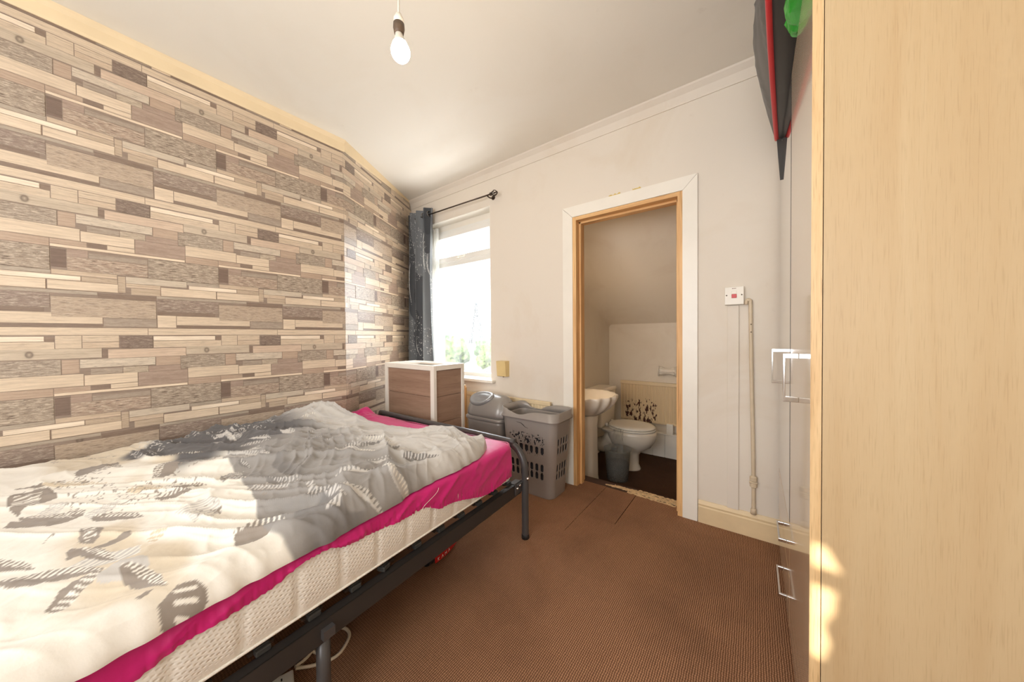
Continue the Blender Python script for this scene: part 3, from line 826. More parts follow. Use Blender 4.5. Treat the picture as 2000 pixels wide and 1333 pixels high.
def net_mat():
    m = bpy.data.materials.new('white_net'); m.use_nodes = True
    nt = m.node_tree; nt.nodes.clear()
    out = N(nt, 'ShaderNodeOutputMaterial'); tr = N(nt, 'ShaderNodeBsdfTransparent'); df = N(nt, 'ShaderNodeBsdfDiffuse'); tl = N(nt, 'ShaderNodeBsdfTranslucent')
    df.inputs[0].default_value = tl.inputs[0].default_value = (0.85, 0.84, 0.81, 1)
    a = N(nt, 'ShaderNodeMixShader'); a.inputs[0].default_value = 0.55; nt.links.new(df.outputs[0], a.inputs[1]); nt.links.new(tl.outputs[0], a.inputs[2])
    f = noise(nt, coords(nt, (30, 30, 6)), 1.5, 3)
    rp = ramp(nt, f, [(0.3, (0.5,) * 3 + (1,)), (0.7, (0.85,) * 3 + (1,))])
    b_ = N(nt, 'ShaderNodeMixShader'); nt.links.new(rp, b_.inputs[0]); nt.links.new(tr.outputs[0], b_.inputs[1]); nt.links.new(a.outputs[0], b_.inputs[2])
    nt.links.new(b_.outputs[0], out.inputs[0])
    return m
M['net'] = net_mat()
u = np.linspace(0, 1, 70)[None, :]; v = np.linspace(0, 1, 60)[:, None]
A = np.stack([-0.245 + 0.125 * u + 0.008 * np.sin(5 * v + 4 * u) + 0.018 * v * u, 2.128 + 0.014 * np.sin(u * 24) + 0.004 * np.sin(9 * v), 2.12 - 1.40 * v + 0 * u], -1)
nc = MB().grid(A).obj('net_curtain', M['net'])
tag(nc, 'narrow white net gathered in the window recess beside the slate curtain', 'net curtain')

# ------------------------------------------------------------------ pendant bulb
pl = thing('pendant_lamp', 'bare glowing bulb hanging on a white flex from the ceiling', 'lamp', (1.392, 0.66, 2.455))
MB().lathe([(0.0, -0.028), (0.022, -0.026), (0.042, -0.012), (0.045, 0.0)], (0, 0, 0), 24).obj('ceiling_rose', M['wplast'], pl)
MB().tube(spl([(0, 0, -0.02), (0.002, 0.001, -0.15), (-0.001, 0, -0.322)], 6), 0.0035, 8).obj('flex', M['wplast'], pl)
MB().lathe([(0.004, -0.318), (0.009, -0.320), (0.016, -0.335), (0.0175, -0.352)], (0, 0, 0), 20, cap=True).obj('lamp_holder_cap', M['wplast'], pl)
M['burnt'] = mat('browned_lamp_holder', (92, 74, 58), 0.5, var=0.2, scale=60)
MB().lathe([(0.0178, -0.352), (0.0185, -0.368), (0.0165, -0.377), (0.0150, -0.385), (0.012, -0.386)], (0, 0, 0), 20, cap=True).obj('lamp_holder_skirt', M['burnt'], pl)
M['glow'] = emis('glowing_bulb_glass', (1.0, 0.84, 0.64, 1), 76.0)
t_ = Matrix.Translation((0, 0, -0.384)) @ Matrix.Rotation(math.radians(-7), 4, 'Y')
mb = MB(); mb.lathe([(0.0125, 0.0), (0.0125, -0.010), (0.015, -0.014), (0.0185, -0.028), (0.0235, -0.038)], (0, 0, 0), 22, cap=True)
mb.v = [tuple(t_ @ Vector(p)) for p in mb.v]; mb.obj('bulb_base', M['wplast'], pl)
prof = [(0.0235, -0.038)] + [(0.0305 * math.sin(a), -0.064 + 0.0325 * math.cos(a)) for a in np.linspace(0.75, PI - 0.02, 12)]
mb = MB(); mb.lathe(prof, (0, 0, 0), 24, cap=True)
mb.v = [tuple(t_ @ Vector(p)) for p in mb.v]; mb.obj('bulb_globe', M['glow'], pl)

# ------------------------------------------------------------------ bed
OX, OY = 1.385, 1.390
BANG = math.atan2(0.0523, 0.9986)
bed = thing('bed_frame', 'black tubular metal double bed frame against the papered wall', 'bed', (OX, OY, 0), BANG)
WL = -1.365
mb = MB()
arch = [(0.0, 0, 0.0), (0.0, 0, 0.15), (0.0, 0, 0.335), (-0.004, 0, 0.385), (-0.022, 0.002, 0.428), (-0.052, 0.003, 0.462), (-0.10, 0.005, 0.484), (-0.16, 0.007, 0.490)]
arch2 = [(WL + 0.15, 0.045, 0.490), (WL + 0.09, 0.048, 0.484), (WL + 0.04, 0.050, 0.462), (WL + 0.015, 0.051, 0.428), (WL + 0.002, 0.052, 0.385), (WL, 0.052, 0.33), (WL, 0.052, 0.15), (WL, 0.052, 0.0)]
mb.tube(spl(arch + arch2, 6), 0.0185, 14)
fa = mb.obj('foot_arch', M['black'], bed)
for w in (0.0, WL):
    MB().lathe([(0.0205, 0.0), (0.0205, 0.02), (0.019, 0.022)], (w, 0.0 if w == 0 else 0.052, 0), 14, cap=True).obj('foot_cap', M['blackp'], fa)
MB().tube(spl([(0, -1.98, 0), (0, -1.98, 0.7), (-0.03, -1.98, 0.82), (-0.15, -1.98, 0.86), (WL + 0.15, -1.94, 0.86), (WL + 0.03, -1.93, 0.82), (WL, -1.93, 0.7), (WL, -1.93, 0)], 5), 0.0185, 12).obj('head_arch', M['black'], bed)
def rail(w, s):
    mb = MB()
    mb.cbox((min(w, w - s * 0.003), -1.98, 0.240), (max(w, w - s * 0.003), -0.015, 0.300), 0.001)   # web
    mb.cbox((min(w, w - s * 0.030), -1.98, 0.2965), (max(w, w - s * 0.030), -0.015, 0.300), 0.001)  # top flange
    mb.cbox((min(w, w - s * 0.020), -1.98, 0.240), (max(w, w - s * 0.020), -0.015, 0.2425), 0.001)
    return mb.obj('side_rail', M['railm'], bed)
rl = rail(-0.016, 1); rr = rail(WL + 0.016, -1)
def leg(w, l):
    mb = MB(); mb.tube([(w, l, 0.0), (w, l, 0.255)], 0.0175, 14); mb.lathe([(0.0195, 0), (0.0195, 0.02), (0.018, 0.022)], (w, l, 0), 14, cap=True)
    return mb.obj('leg', M['black'], bed)
leg(-0.036, -1.000); leg(WL + 0.036, -0.97); leg(WL / 2, -0.98)
MB().box((WL, -1.015, 0.255), (0.0, -0.985, 0.28)).obj('cross_rail', M['black'], bed)
M['slat'] = mat('dark_bent_slat', (64, 50, 40), 0.5, var=0.12, stretch=(1, 8, 1))
slat_l = [-0.085 - 0.1165 * k for k in range(16)]
slat_me = None
for l in slat_l:
    if slat_me is None:
        pts = np.linspace(0, 1, 9); mb = MB(); rings = []
        for t in pts:
            w = -0.055 + (WL + 0.11) * t; z = 0.303 + 0.010 * math.sin(PI * t)
            rings.append([(w, -0.026, z), (w, 0.026, z), (w, 0.026, z + 0.008), (w, -0.026, z + 0.008)])
        mb.loft(rings, smooth=False); slat_me = mb.mesh('slat', M['slat'])
        cb = MB(); cb.cbox((-0.068, -0.016, 0.3005), (-0.040, 0.016, 0.316), 0.003); cb.cbox((-0.060, -0.014, 0.316), (-0.048, 0.014, 0.319), 0.001)
        clip_me = cb.mesh('slat_holder', mat('grey_slat_clip', (70, 70, 68), 0.45))
    s = link('slat', slat_me, bed, (0, l, 0))
    c_ = link('slat_holder', clip_me, s)
    if abs(l + 0.783) < 0.06: c_.rotation_euler = (0, 0, 0.35); c_.location = (0.002, 0, 0.003)
# corner bracket and bolts
mb = MB(); mb.cbox((-0.016, -0.075, 0.250), (-0.010, -0.012, 0.312), 0.002); mb.cbox((-0.05, -0.070, 0.300), (0.0, -0.014, 0.304), 0.001)
mb.obj('corner_bracket', M['black'], bed)
for p, a in (((0.0195, -0.004, 0.318), 'X'), ((-0.0095, -0.035, 0.290), 'X'), ((-0.0095, -0.058, 0.281), 'X')):
    MB().lathe([(0.0, 0.006), (0.005, 0.005), (0.0075, 0.002), (0.0075, -0.004)], p, 12, a).obj('bolt', M['chrome'], bed)

# mattress
def mattress_mat():
    m, nt, b = _nt('quilted_cream_ticking')
    v = coords(nt)
    vo = N(nt, 'ShaderNodeTexVoronoi'); vo.inputs['Scale'].default_value = 105.0; vo.inputs['Randomness'].default_value = 0.12
    nt.links.new(coords(nt, (0.6, 0.8, 1.1), (0.6, 0, 0)), vo.inputs['Vector'])
    d = ramp(nt, vo.outputs['Distance'], [(0.05, (0, 0, 0, 1)), (0.40, (1, 1, 1, 1))])
    c = mix(nt, d, RGB(242, 235, 220), RGB(250, 245, 234))
    f = noise(nt, v, 14.0, 4)
    c = mix(nt, ramp(nt, f, [(0.62, (0, 0, 0, 1)), (0.8, (0.35,) * 3 + (1,))]), c, RGB(222, 202, 170))
    sp = noise(nt, v, 85.0, 1)
    c = mix(nt, ramp(nt, sp, [(0.84, (0, 0, 0, 1)), (0.87, (0.6,) * 3 + (1,))]), c, RGB(96, 66, 44))
    nt.links.new(c, b.inputs['Base Color']); b.inputs['Roughness'].default_value = 0.85
    bump(nt, b, d, 0.5, 0.003)
    return m
M['matt'] = mattress_mat()
MW0, MW1, ML0, ML1, MZ0, MZ1 = -1.345, -0.022, -1.94, -0.075, 0.338, 0.512
mt = thing('mattress', 'cream quilted mattress lying on the black bed frame', 'mattress', (OX, OY, 0), BANG)
per = rrect((MW0 + MW1) / 2, (ML0 + ML1) / 2, MW1 - MW0, ML1 - ML0, 0.05, 6)
# resample the perimeter with stitched vertical seams every 11 cm
P = [Vector((a, b, 0)) for a, b in per]; P.append(P[0]); seg = []
for a, b in zip(P[:-1], P[1:]):
    n_ = max(1, int((b - a).length / 0.009)); seg += [a.lerp(b, k / n_) for k in range(n_)]
run = 0; rings = []
S_ = [0]
for a, b in zip(seg[:-1], seg[1:]): S_.append(S_[-1] + (b - a).length)
prof = [(0.016, 0.0), (0.004, 0.006), (0.0, 0.018), (-0.004, 0.05), (-0.005, 0.09), (-0.004, 0.135), (0.0, 0.155), (0.006, 0.168), (0.02, 0.174)]
cx, cy = (MW0 + MW1) / 2, (ML0 + ML1) / 2
for k_, (ins, h) in enumerate(prof):
    ring = []
    for i, p in enumerate(seg):
        q = seg[(i + 1) % len(seg)] - seg[i - 1]; n_ = Vector((q.y, -q.x, 0)).normalized()
        d_ = abs(((S_[i] + 0.03) % 0.112) - 0.056); groove = 0.0065 * math.exp(-((0.056 - d_) / 0.006) ** 2) if 0.01 < h < 0.17 else 0
        bulge = 0.004 * math.sin(PI * h / 0.184)
        r = -(ins + groove) + bulge
        ring.append((p.x + n_.x * r, p.y + n_.y * r, MZ0 + h))
    rings.append(ring)
MB().loft(rings).obj('mattress_body', M['matt'], mt)
mb = MB()
for z in (MZ0 + 0.010, MZ0 + 0.164):
    mb.tube([(seg[i].x, seg[i].y, z) for i in range(0, len(seg), 2)] + [(seg[0].x, seg[0].y, z)], 0.0035, 6, cap=False)
mb.obj('piping', M['matt'], mt)

# fitted sheet: top panel, foot drop and near-side drop with a ruckled elastic edge
def cloth(name, rgb, rough=0.8, bs=260, sheen=0.25):
    m, nt, b = _nt(name)
    v = coords(nt); f = noise(nt, v, 5, 3)
    c = mix(nt, f, RGB(*[x * 0.93 for x in rgb]), RGB(*[min(255, x * 1.05) for x in rgb]))
    nt.links.new(c, b.inputs['Base Color']); b.inputs['Roughness'].default_value = rough
    b.inputs['Sheen Weight'].default_value = sheen
    bump(nt, b, noise(nt, v, bs, 2), 0.12, 0.001)
    return m
M['magenta'] = cloth('magenta_jersey', (214, 14, 120), 0.5)
low = [(-0.05, .352), (-0.117, .3625), (-0.20, .356), (-0.302, .352), (-0.353, .362), (-0.45, .392), (-0.534, .412), (-0.593, .418), (-0.66, .452), (-0.71, .452), (-0.767, .454), (-0.884, .466), (-0.955, .474), (-1.012, .498), (-1.067, .490), (-1.119, .468), (-1.16, .462), (-1.205, .460), (-1.281, .458), (-1.339, .436), (-1.5, .42), (-1.95, .40)]
ll = np.array([p[0] for p in low])[::-1]; lz = np.array([p[1] for p in low])[::-1]
sh = thing('fitted_sheet', 'magenta fitted sheet half pulled off the cream mattress', 'sheet', (OX, OY, 0), BANG)
nl, ns = 300, 46
L_ = np.linspace(ML0, ML1 + 0.006, nl)
A = np.zeros((nl, ns, 3))
TOPZ = MZ1 + 0.005
for i, l in enumerate(L_):
    zb = float(np.interp(l, ll, lz))
    for j in range(ns):
        s = j / (ns - 1)
        if s < 0.55:   # across the top
            t = s / 0.55; w = MW0 + 0.01 + (MW1 - 0.03 - MW0) * t; z = TOPZ
        else:          # round the edge and down the side
            t = (s - 0.55) / 0.45
            if t < 0.3:
                a = t / 0.3 * PI / 2; w = MW1 - 0.022 + 0.03 * math.sin(a); z = TOPZ - 0.026 + 0.026 * math.cos(a)
            else:
                q = (t - 0.3) / 0.7; w = MW1 + 0.008 + 0.002 * math.sin(PI * q); z = TOPZ - 0.026 + (zb - TOPZ + 0.026) * q
        A[i, j] = (w, l, z)
# foot-end rounding
fall = np.clip((A[:, :, 1] - (ML1 - 0.045)) / 0.05, 0, 1)
A[:, :, 0] -= np.where(A[:, :, 0] > -0.06, 0.045 * fall ** 2, 0)
A[:, :, 2] -= np.where(A[:, :, 2] > TOPZ - 0.02, 0.012 * fall ** 2, 0)
X, Y = A[:, :, 1], A[:, :, 2]
# tension wrinkles running diagonally, plus elastic gathers at the hem
hem = np.clip(1 - (A[:, :, 2] - np.interp(A[:, :, 1], ll, lz)) / 0.05, 0, 1)
wr = (1 - np.abs(2 * vnoise(X * 9 - Y * 16 + 4 * A[:, :, 0], X * 2 + Y * 9, 61) - 1)) ** 3 * 0.007 + (1 - np.abs(2 * vnoise(X * 24 - Y * 38, X * 3 + Y * 14 + A[:, :, 0] * 6, 62) - 1)) ** 3 * 0.0028
ga = 0.0035 * hem * np.sin(X * 420 + 3 * np.sin(X * 60))
side = np.clip((A[:, :, 0] - (MW1 - 0.03)) / 0.02, 0, 1)
A[:, :, 0] += side * (wr + np.maximum(ga, -0.002))
A[:, :, 2] += (1 - side) * wr * 0.8
# folded-over band where the elastic has turned up
o = MB().grid(A).obj('sheet_cloth', M['magenta'], sh)
nf = 160
W_ = np.linspace(MW0 + 0.01, MW1 + 0.0, nf); B = np.zeros((16, nf, 3))
for j in range(16):
    q = j / 15
    for i, w in enumerate(W_):
        if q < 0.3:
            a = q / 0.3 * PI / 2; l = ML1 - 0.012 + 0.02 * math.sin(a); z = TOPZ - 0.022 + 0.02 * math.cos(a)
        else:
            l = ML1 + 0.009 + 0.004 * float(vnoise(w * 20, q * 4, 70)); z = TOPZ - 0.022 - 0.14 * (q - 0.3) / 0.7
        cr = max(0, (w - (MW1 - 0.04)) / 0.04)
        B[j, i] = (w - 0.004 * cr, l - 0.035 * cr ** 2, z + 0.008 * float(vnoise(w * 14, q * 3 + 5, 71)) * (1 if q > 0.1 else 0.6))
MB().grid(B).obj('sheet_foot', M['magenta'], sh)
# loose bunched end of the sheet at the wall-side foot corner
A = np.zeros((24, 60, 3))
for j in range(24):
    for i in range(60):
        s = i / 59; t = j / 23
        w = MW0 - 0.02 + 0.42 * s; l = ML1 - 0.12 + 0.145 * t
        bump_ = 0.05 * math.exp(-((s - 0.18) / 0.14) ** 2 - ((t - 0.75) / 0.35) ** 2) + 0.022 * float(fbm(s * 9, t * 5, 75, 3)) * math.sin(PI * min(1, t * 1.4 + .05))
        A[j, i] = (w, l, TOPZ + 0.001 + bump_ * math.sin(PI * min(1, s + 0.12)) - 0.02 * max(0, t - 0.8) * 5)
MB().grid(A).obj('sheet_ruck', M['magenta'], sh)
# thin seam line on the side drop
pts = []
for k in range(20):
    t = k / 19; pts.append((MW1 + 0.0165 - 0.002 * t, -0.60 - 0.075 * t + 0.012 * math.sin(6 * t), 0.500 - 0.052 * t))
MB().tube(pts, 0.0008, 6).obj('hem_thread', M['wplast'], sh)
# ------------------------------------------------------------------ duvet
PRINT = [('B',[(-0.957,-1.481),(-0.985,-1.467),(-0.982,-1.434),(-0.991,-1.403),(-0.879,-1.39),(-0.864,-1.417),(-0.844,-1.455),(-0.798,-1.46),(-0.859,-1.472),(-0.892,-1.477)]),
('F',[(-0.727,-1.481),(-0.762,-1.469),(-0.741,-1.448),(-0.72,-1.405),(-0.712,-1.369),(-0.68,-1.348),(-0.64,-1.353),(-0.62,-1.384),(-0.616,-1.412),(-0.666,-1.448)]),
('H',[(-0.757,-1.436),(-0.804,-1.412),(-0.829,-1.386),(-0.784,-1.374),(-0.725,-1.393),(-0.747,-1.423)]),
('B',[(-0.507,-1.37),(-0.5,-1.354),(-0.469,-1.336),(-0.422,-1.346),(-0.395,-1.359),(-0.429,-1.378)]),
('F',[(-0.391,-1.395),(-0.411,-1.388),(-0.371,-1.367),(-0.381,-1.33),(-0.394,-1.303),(-0.357,-1.303),(-0.35,-1.333),(-0.357,-1.368),(-0.343,-1.395)]),
('F',[(-0.286,-1.433),(-0.302,-1.416),(-0.301,-1.398),(-0.302,-1.395),(-0.288,-1.399),(-0.276,-1.413),(-0.274,-1.429)]),
('H',[(-0.304,-1.396),(-0.322,-1.371),(-0.307,-1.341),(-0.293,-1.295),(-0.252,-1.301),(-0.236,-1.333),(-0.245,-1.353),(-0.269,-1.384)]),
('F',[(-0.175,-1.428),(-0.211,-1.412),(-0.222,-1.392),(-0.229,-1.364),(-0.231,-1.353),(-0.2,-1.366),(-0.187,-1.388),(-0.155,-1.41),(-0.155,-1.423)]),
('L',[(-0.206,-1.366),(-0.236,-1.333),(-0.224,-1.302),(-0.18,-1.297),(-0.164,-1.334),(-0.185,-1.364)]),
('F',[(-0.074,-1.327),(-0.078,-1.315),(-0.074,-1.304),(-0.067,-1.313),(-0.064,-1.324)]),
('F',[(-0.187,-1.328),(-0.16,-1.319),(-0.13,-1.304),(-0.129,-1.32)]),
('F',[(-1.081,-1.35),(-1.13,-1.332),(-1.146,-1.26),(-1.161,-1.24),(-1.052,-1.242),(-1.043,-1.325),(-1.039,-1.347)]),
('F',[(-1.033,-1.471),(-1.045,-1.448),(-1.035,-1.368),(-1.007,-1.393),(-1.019,-1.442)]),
('H',[(-0.637,-1.352),(-0.668,-1.316),(-0.673,-1.285),(-0.626,-1.289),(-0.594,-1.324),(-0.588,-1.35)]),
('T',[(-0.315,-1.282),(-0.337,-1.254),(-0.31,-1.243),(-0.284,-1.262),(-0.282,-1.283)]),
('B',[(-0.035,-1.304),(-0.053,-1.276),(-0.043,-1.25),(-0.014,-1.238),(0.011,-1.24),(0.03,-1.263),(0.026,-1.288),(0.018,-1.304)]),
('H',[(-0.817,-1.005),(-0.866,-0.919),(-0.827,-0.87),(-0.77,-0.874),(-0.726,-0.919),(-0.722,-1.01)]),
('H',[(-0.574,-1.081),(-0.622,-1.061),(-0.632,-1.034),(-0.596,-1.0),(-0.536,-1.036),(-0.513,-1.081)]),
('F',[(-0.536,-1.036),(-0.581,-1.002),(-0.511,-0.957),(-0.429,-0.988),(-0.456,-1.026)]),
('H',[(-0.364,-1.062),(-0.379,-1.021),(-0.373,-0.962),(-0.285,-0.933),(-0.255,-0.984),(-0.312,-1.021)]),
('F',[(-0.155,-1.153),(-0.167,-1.116),(-0.143,-1.063),(-0.091,-1.055),(-0.072,-1.083),(-0.069,-1.138),(-0.099,-1.168)]),
('F',[(-0.897,-1.182),(-0.93,-1.143),(-0.93,-1.104),(-0.832,-1.128),(-0.793,-1.171),(-0.826,-1.192)]),
('H',[(-0.03,-0.98),(-0.032,-0.956),(-0.016,-0.933),(0.014,-0.95),(-0.006,-0.981)]),
('H',[(-0.394,-1.22),(-0.41,-1.168),(-0.38,-1.128),(-0.307,-1.136),(-0.293,-1.203),(-0.354,-1.206)]),
('H',[(-0.246,-0.944),(-0.149,-0.931),(-0.076,-0.931),(0.003,-0.923),(-0.057,-0.947),(-0.155,-0.96)])]
nw, nl = 330, 470
U = (1 - (1 - np.linspace(0, 1, nw)) ** 1.5)[None, :] + np.zeros((nl, 1)); V = np.linspace(0, 1, nl)[:, None] + np.zeros((1, nw))
lf = np.interp(U, [0, .04, .12, .22, .32, .45, .6, .75, .86, .92, .955, .98, 1.0], [-.36, -.27, -.215, -.205, -.245, -.225, -.20, -.175, -.160, -.150, -.165, -.21, -.285])
lf = lf + 0.012 * (vnoise(U * 26, U * 0, 80) - 0.5)
Lc = lf * (1 - V) + (-1.92) * V
wl = np.interp(-Lc, [0.2, 0.5, 0.9, 1.3, 1.9], [-1.385, -1.405, -1.40, -1.40, -1.40])
wr_ = np.interp(-Lc, [.15, .285, .33, .47, .60, .70, .735, .76, .85, .93, .985, 1.02, 1.13, 1.30, 1.42, 1.60, 1.9],
                [-.075, -.045, -.030, -.020, -.026, -.022, -.020, -.008, -.006, -.002, .006, .004, .002, .010, .018, .03, .05])
wr_ = wr_ + 0.006 * (vnoise(Lc * 34, Lc * 0, 81) - 0.5)
Wc = wl + (wr_ - wl) * U
# distance to the free edges (near side and foot)
dn = (wr_ - Wc); df = (lf - Lc); dw = Wc - wl
edge = np.clip(np.minimum(dn, df * 0.9) / 0.055, 0, 1)
prof = np.sqrt(np.clip(1 - (1 - edge) ** 2, 0, 1))
a0 = math.atan2(0.55, 0.83)
p_ = Wc * math.cos(a0) + Lc * math.sin(a0); q_ = -Wc * math.sin(a0) + Lc * math.cos(a0)
wx = 0.10 * (fbm(Wc * 4 + 7, Lc * 4, 90, 2) - 0.5); wy = 0.16 * (fbm(Wc * 3 + 2, Lc * 3 + 5, 91, 2) - 0.5)
def ridge(x, y, s, pw_=2.0): return (1 - np.abs(2 * vnoise(x, y, s) - 1)) ** pw_
zone = np.clip(0.35 + 0.9 * np.clip((Lc + 1.28) / 0.35, 0, 1), 0, 1.0)         # flatter towards the bed head
calm = np.clip(1.15 - np.exp(-(((Wc + 0.55) / 0.35) ** 2 + ((Lc + 0.42) / 0.14) ** 2)) * 0.6, 0, 1)
h = 0.030 * fbm(Wc * 2.6 + 3, Lc * 2.6 + 8, 92, 2)
h = h + zone * calm * (0.018 * ridge((q_ + wx) * 7.5, (p_ + wy) * 1.1, 93, 2.2) + 0.023 * ridge((q_ + wx) * 13 + 3, (p_ + wy) * 1.5 + 1, 94, 3.4) + 0.010 * ridge((q_ + 1.4 * wx) * 25, (p_ + wy) * 2.6, 95, 3.4))
b0 = math.radians(-28); p2 = Wc * math.cos(b0) + Lc * math.sin(b0); q2 = -Wc * math.sin(b0) + Lc * math.cos(b0)
fz = np.clip((Lc + 1.05) / 0.2, 0, 1)
h = h + fz * calm * (0.020 * ridge((q2 + wx) * 11 + 5, (p2 + wy) * 1.6, 88, 3.4) + 0.010 * ridge((q2 + wx) * 27 + 5, (p2 + wy) * 3.2, 87, 3.0))
h = h + 0.0032 * (0.4 + zone) * ridge(Wc * 26 + 36 * wx, Lc * 20 + 27 * wy, 96, 2.4) + 0.0012 * fbm(Wc * 90, Lc * 90, 97, 2)
h = h + (1 - zone) * 0.022 * ridge((q_ + wx) * 3.6 + 1.4, (p_ + wy) * 1.1, 98, 1.4)
# hump against the wall by the foot end, fold pulled out towards the near edge, rolled near edge
h = h + 0.085 * np.exp(-((Wc + 1.22) / 0.16) ** 2 - ((Lc + 0.36) / 0.16) ** 2)
fx = (Wc + 0.12) * 0.55 + (Lc + 0.88) * 0.83; fy = -(Wc + 0.12) * 0.83 + (Lc + 0.88) * 0.55
h = h + 0.040 * np.exp(-(fx / 0.045) ** 2 - (fy / 0.17) ** 2) + 0.030 * np.exp(-((fx - 0.13) / 0.035) ** 2 - ((fy - 0.05) / 0.14) ** 2)
h = h + 0.020 * np.exp(-((dn - 0.055) / 0.035) ** 2) * (0.5 + 0.8 * vnoise(Lc * 9, Lc * 0 + 2, 99))
h = h - 0.030 * np.exp(-((dn - 0.14) / 0.05) ** 2) * (vnoise(Lc * 7 + 4, Lc * 0 + 6, 100) > 0.3) * 0.5
base = 0.519
lowf = 1 - 0.55 * np.clip(1 - df / 0.30, 0, 1) ** 1.3 * np.clip((-0.30 - Wc) / 0.25, 0, 1)
ed_ = np.clip(np.minimum(dn, df) / 0.16, 0, 1); ed_ = 0.42 + 0.58 * ed_ * ed_ * (3 - 2 * ed_)
Z = base + prof * (0.026 + h * ed_) * lowf
wallside = np.clip(dw / 0.05, 0, 1); Z = Z - 0.02 * (1 - wallside) ** 2
over = np.clip((Wc + 0.012) / 0.03, 0, 1); Z = Z - over * 0.010
# flat print on the cloth: charcoal band by the wall, grey middle, foot end paled for window light, cream head end, plumes and ladder marks
ARC = wl[:, :1] + np.concatenate([np.zeros((nl, 1)), np.cumsum(np.hypot(np.diff(Wc, axis=1), 0.8 * np.diff(Z, axis=1)), 1)], 1) * 0.97
kk = np.ones(41) / 41
ARC = np.apply_along_axis(lambda a: np.convolve(np.pad(a, 20, mode='edge'), kk, 'valid'), 0, ARC)
PW = ARC + 0.008 * (vnoise(Wc * 16, Lc * 16, 120) - 0.5); PLn = Lc + 0.008 * (vnoise(Wc * 16 + 40, Lc * 16, 121) - 0.5)
cream = np.array([lin(240), lin(234), lin(222)]); beige = np.array([lin(214), lin(198), lin(172)])
lgrey = np.array([lin(204), lin(199), lin(192)]); grey = np.array([lin(146), lin(141), lin(136)]); dark = np.array([lin(104), lin(101), lin(100)]); plumc = np.array([lin(152), lin(141), lin(130)])
c = np.zeros((nl, nw, 3)) + cream
def put(msk, colr):
    global c
    c = np.where(msk[..., None], colr, c)
nz1 = fbm(PW * 3.0 + 1, PLn * 3.6 + 2, 110, 2); nz2 = fbm(PW * 5 + 11, PLn * 5 + 4, 111, 2)
def sst(x, a, b):
    t = np.clip((x - a) / (b - a), 0, 1); return t * t * (3 - 2 * t)
def soft(al, colr):
    global c
    c = c * (1 - al[..., None]) + np.asarray(colr) * al[..., None]
soft(sst(nz1, 0.50, 0.60) * sst(PLn, -1.44, -1.36) * sst(-PLn, 0.98, 1.04) * 0.85, beige)
fl_ = -0.99 - 0.10 * np.clip((PW + 0.6) / 0.5, -1, 1) + 0.14 * (nz2 - 0.5)
footA = sst(PLn, fl_ - 0.004, fl_ + 0.004); foot = footA > 0.5
soft(footA, lgrey)  # paler foot end: window light put into the cloth colour
soft(footA * sst(-PLn, 0.50 + 0.25 * (nz1 - .5), 0.72 + 0.25 * (nz1 - .5)) * 0.9, grey)
dz = sst(PLn, -1.18 + 0.24 * (nz2 - .5), -1.13 + 0.24 * (nz2 - .5)) * sst(-PLn, 0.50, 0.68) * sst(-PW, 0.80 + 0.20 * (nz1 - .5), 0.90 + 0.20 * (nz1 - .5))
soft(dz, dark)
soft(sst(PLn, -1.08, -1.02) * sst(-PLn, 0.86, 0.92) * sst(nz2, 0.52, 0.56) * sst(PW, -0.85, -0.8), dark * 0.5 + grey * 0.5)
def local(poly):
    a = np.array(poly); ctr = a.mean(0); u_, s_, vt = np.linalg.svd(a - ctr)
    return ctr, vt[0], vt[1], s_
for kind, poly in PRINT:
    m_ = inpoly(PW, PLn, poly)
    ctr, e1, e2, s_ = local(poly)
    t1 = (Wc - ctr[0]) * e1[0] + (Lc - ctr[1]) * e1[1]; t2 = (Wc - ctr[0]) * e2[0] + (Lc - ctr[1]) * e2[1]
    inner = foot & m_
    colr = {'B': plumc, 'F': plumc, 'H': lgrey, 'L': lgrey, 'T': beige}[kind]
    put(m_, colr)
    put(inner, grey if kind in 'FB' else lgrey)
    ext = np.abs(t2).max() if not m_.any() else np.abs(t2[m_]).max()
    stripes = (np.sin(t1 * 2 * PI / 0.0125 + 60 * t2) > 0.25)
    if kind == 'H': put(m_ & stripes & (np.abs(t2) < 0.92 * ext), cream if not inner.any() else grey)
    if kind in 'FL': put(m_ & stripes & (t2 > 0.25 * ext), cream)
    if kind == 'B': put(m_ & (np.sin(t1 * 2 * PI / 0.016 + 40 * t2) > 0.35) & (np.abs(t2) < 0.45 * ext) & (np.abs(t1) < 0.05), cream)
    if kind == 'T': put(m_ & stripes, cream)
# ladder plumes scattered over the grey middle and a few faint ones on the cream
r_ = np.random.default_rng(31)
for k in range(46):
    if k < 30: cw, cl_ = -1.25 + 1.2 * r_.random(), -1.02 + 0.45 * r_.random()
    else: cw, cl_ = -1.2 + 1.15 * r_.random(), -1.75 + 0.62 * r_.random()
    an = a0 + 0.9 * (r_.random() - 0.5); L_ = 0.07 + 0.12 * r_.random(); W_ = 0.008 + 0.014 * r_.random()
    t1 = (PW - cw) * math.cos(an) + (PLn - cl_) * math.sin(an); t2 = -(PW - cw) * math.sin(an) + (PLn - cl_) * math.cos(an)
    t = np.clip(t1 / L_, 0, 1)
    m_ = (t1 > 0) & (t1 < L_) & (np.abs(t2) < W_ * np.sin(PI * t ** 0.8) * 1.2)
    if not m_.any(): continue
    if k < 30:
        put(m_, [grey * 0.8, lgrey * 0.9, lgrey, grey][k % 4]); put(m_ & (np.sin(t1 * 2 * PI / 0.012 + 50 * t2) > 0.3) & (t2 > -0.2 * W_), [lgrey, cream * 0.9, grey, lgrey][k % 4])
    else:
        put(m_, plumc if k % 3 else beige); put(m_ & (np.sin(t1 * 2 * PI / 0.012 + 50 * t2) > 0.1) & (t2 > 0), cream)
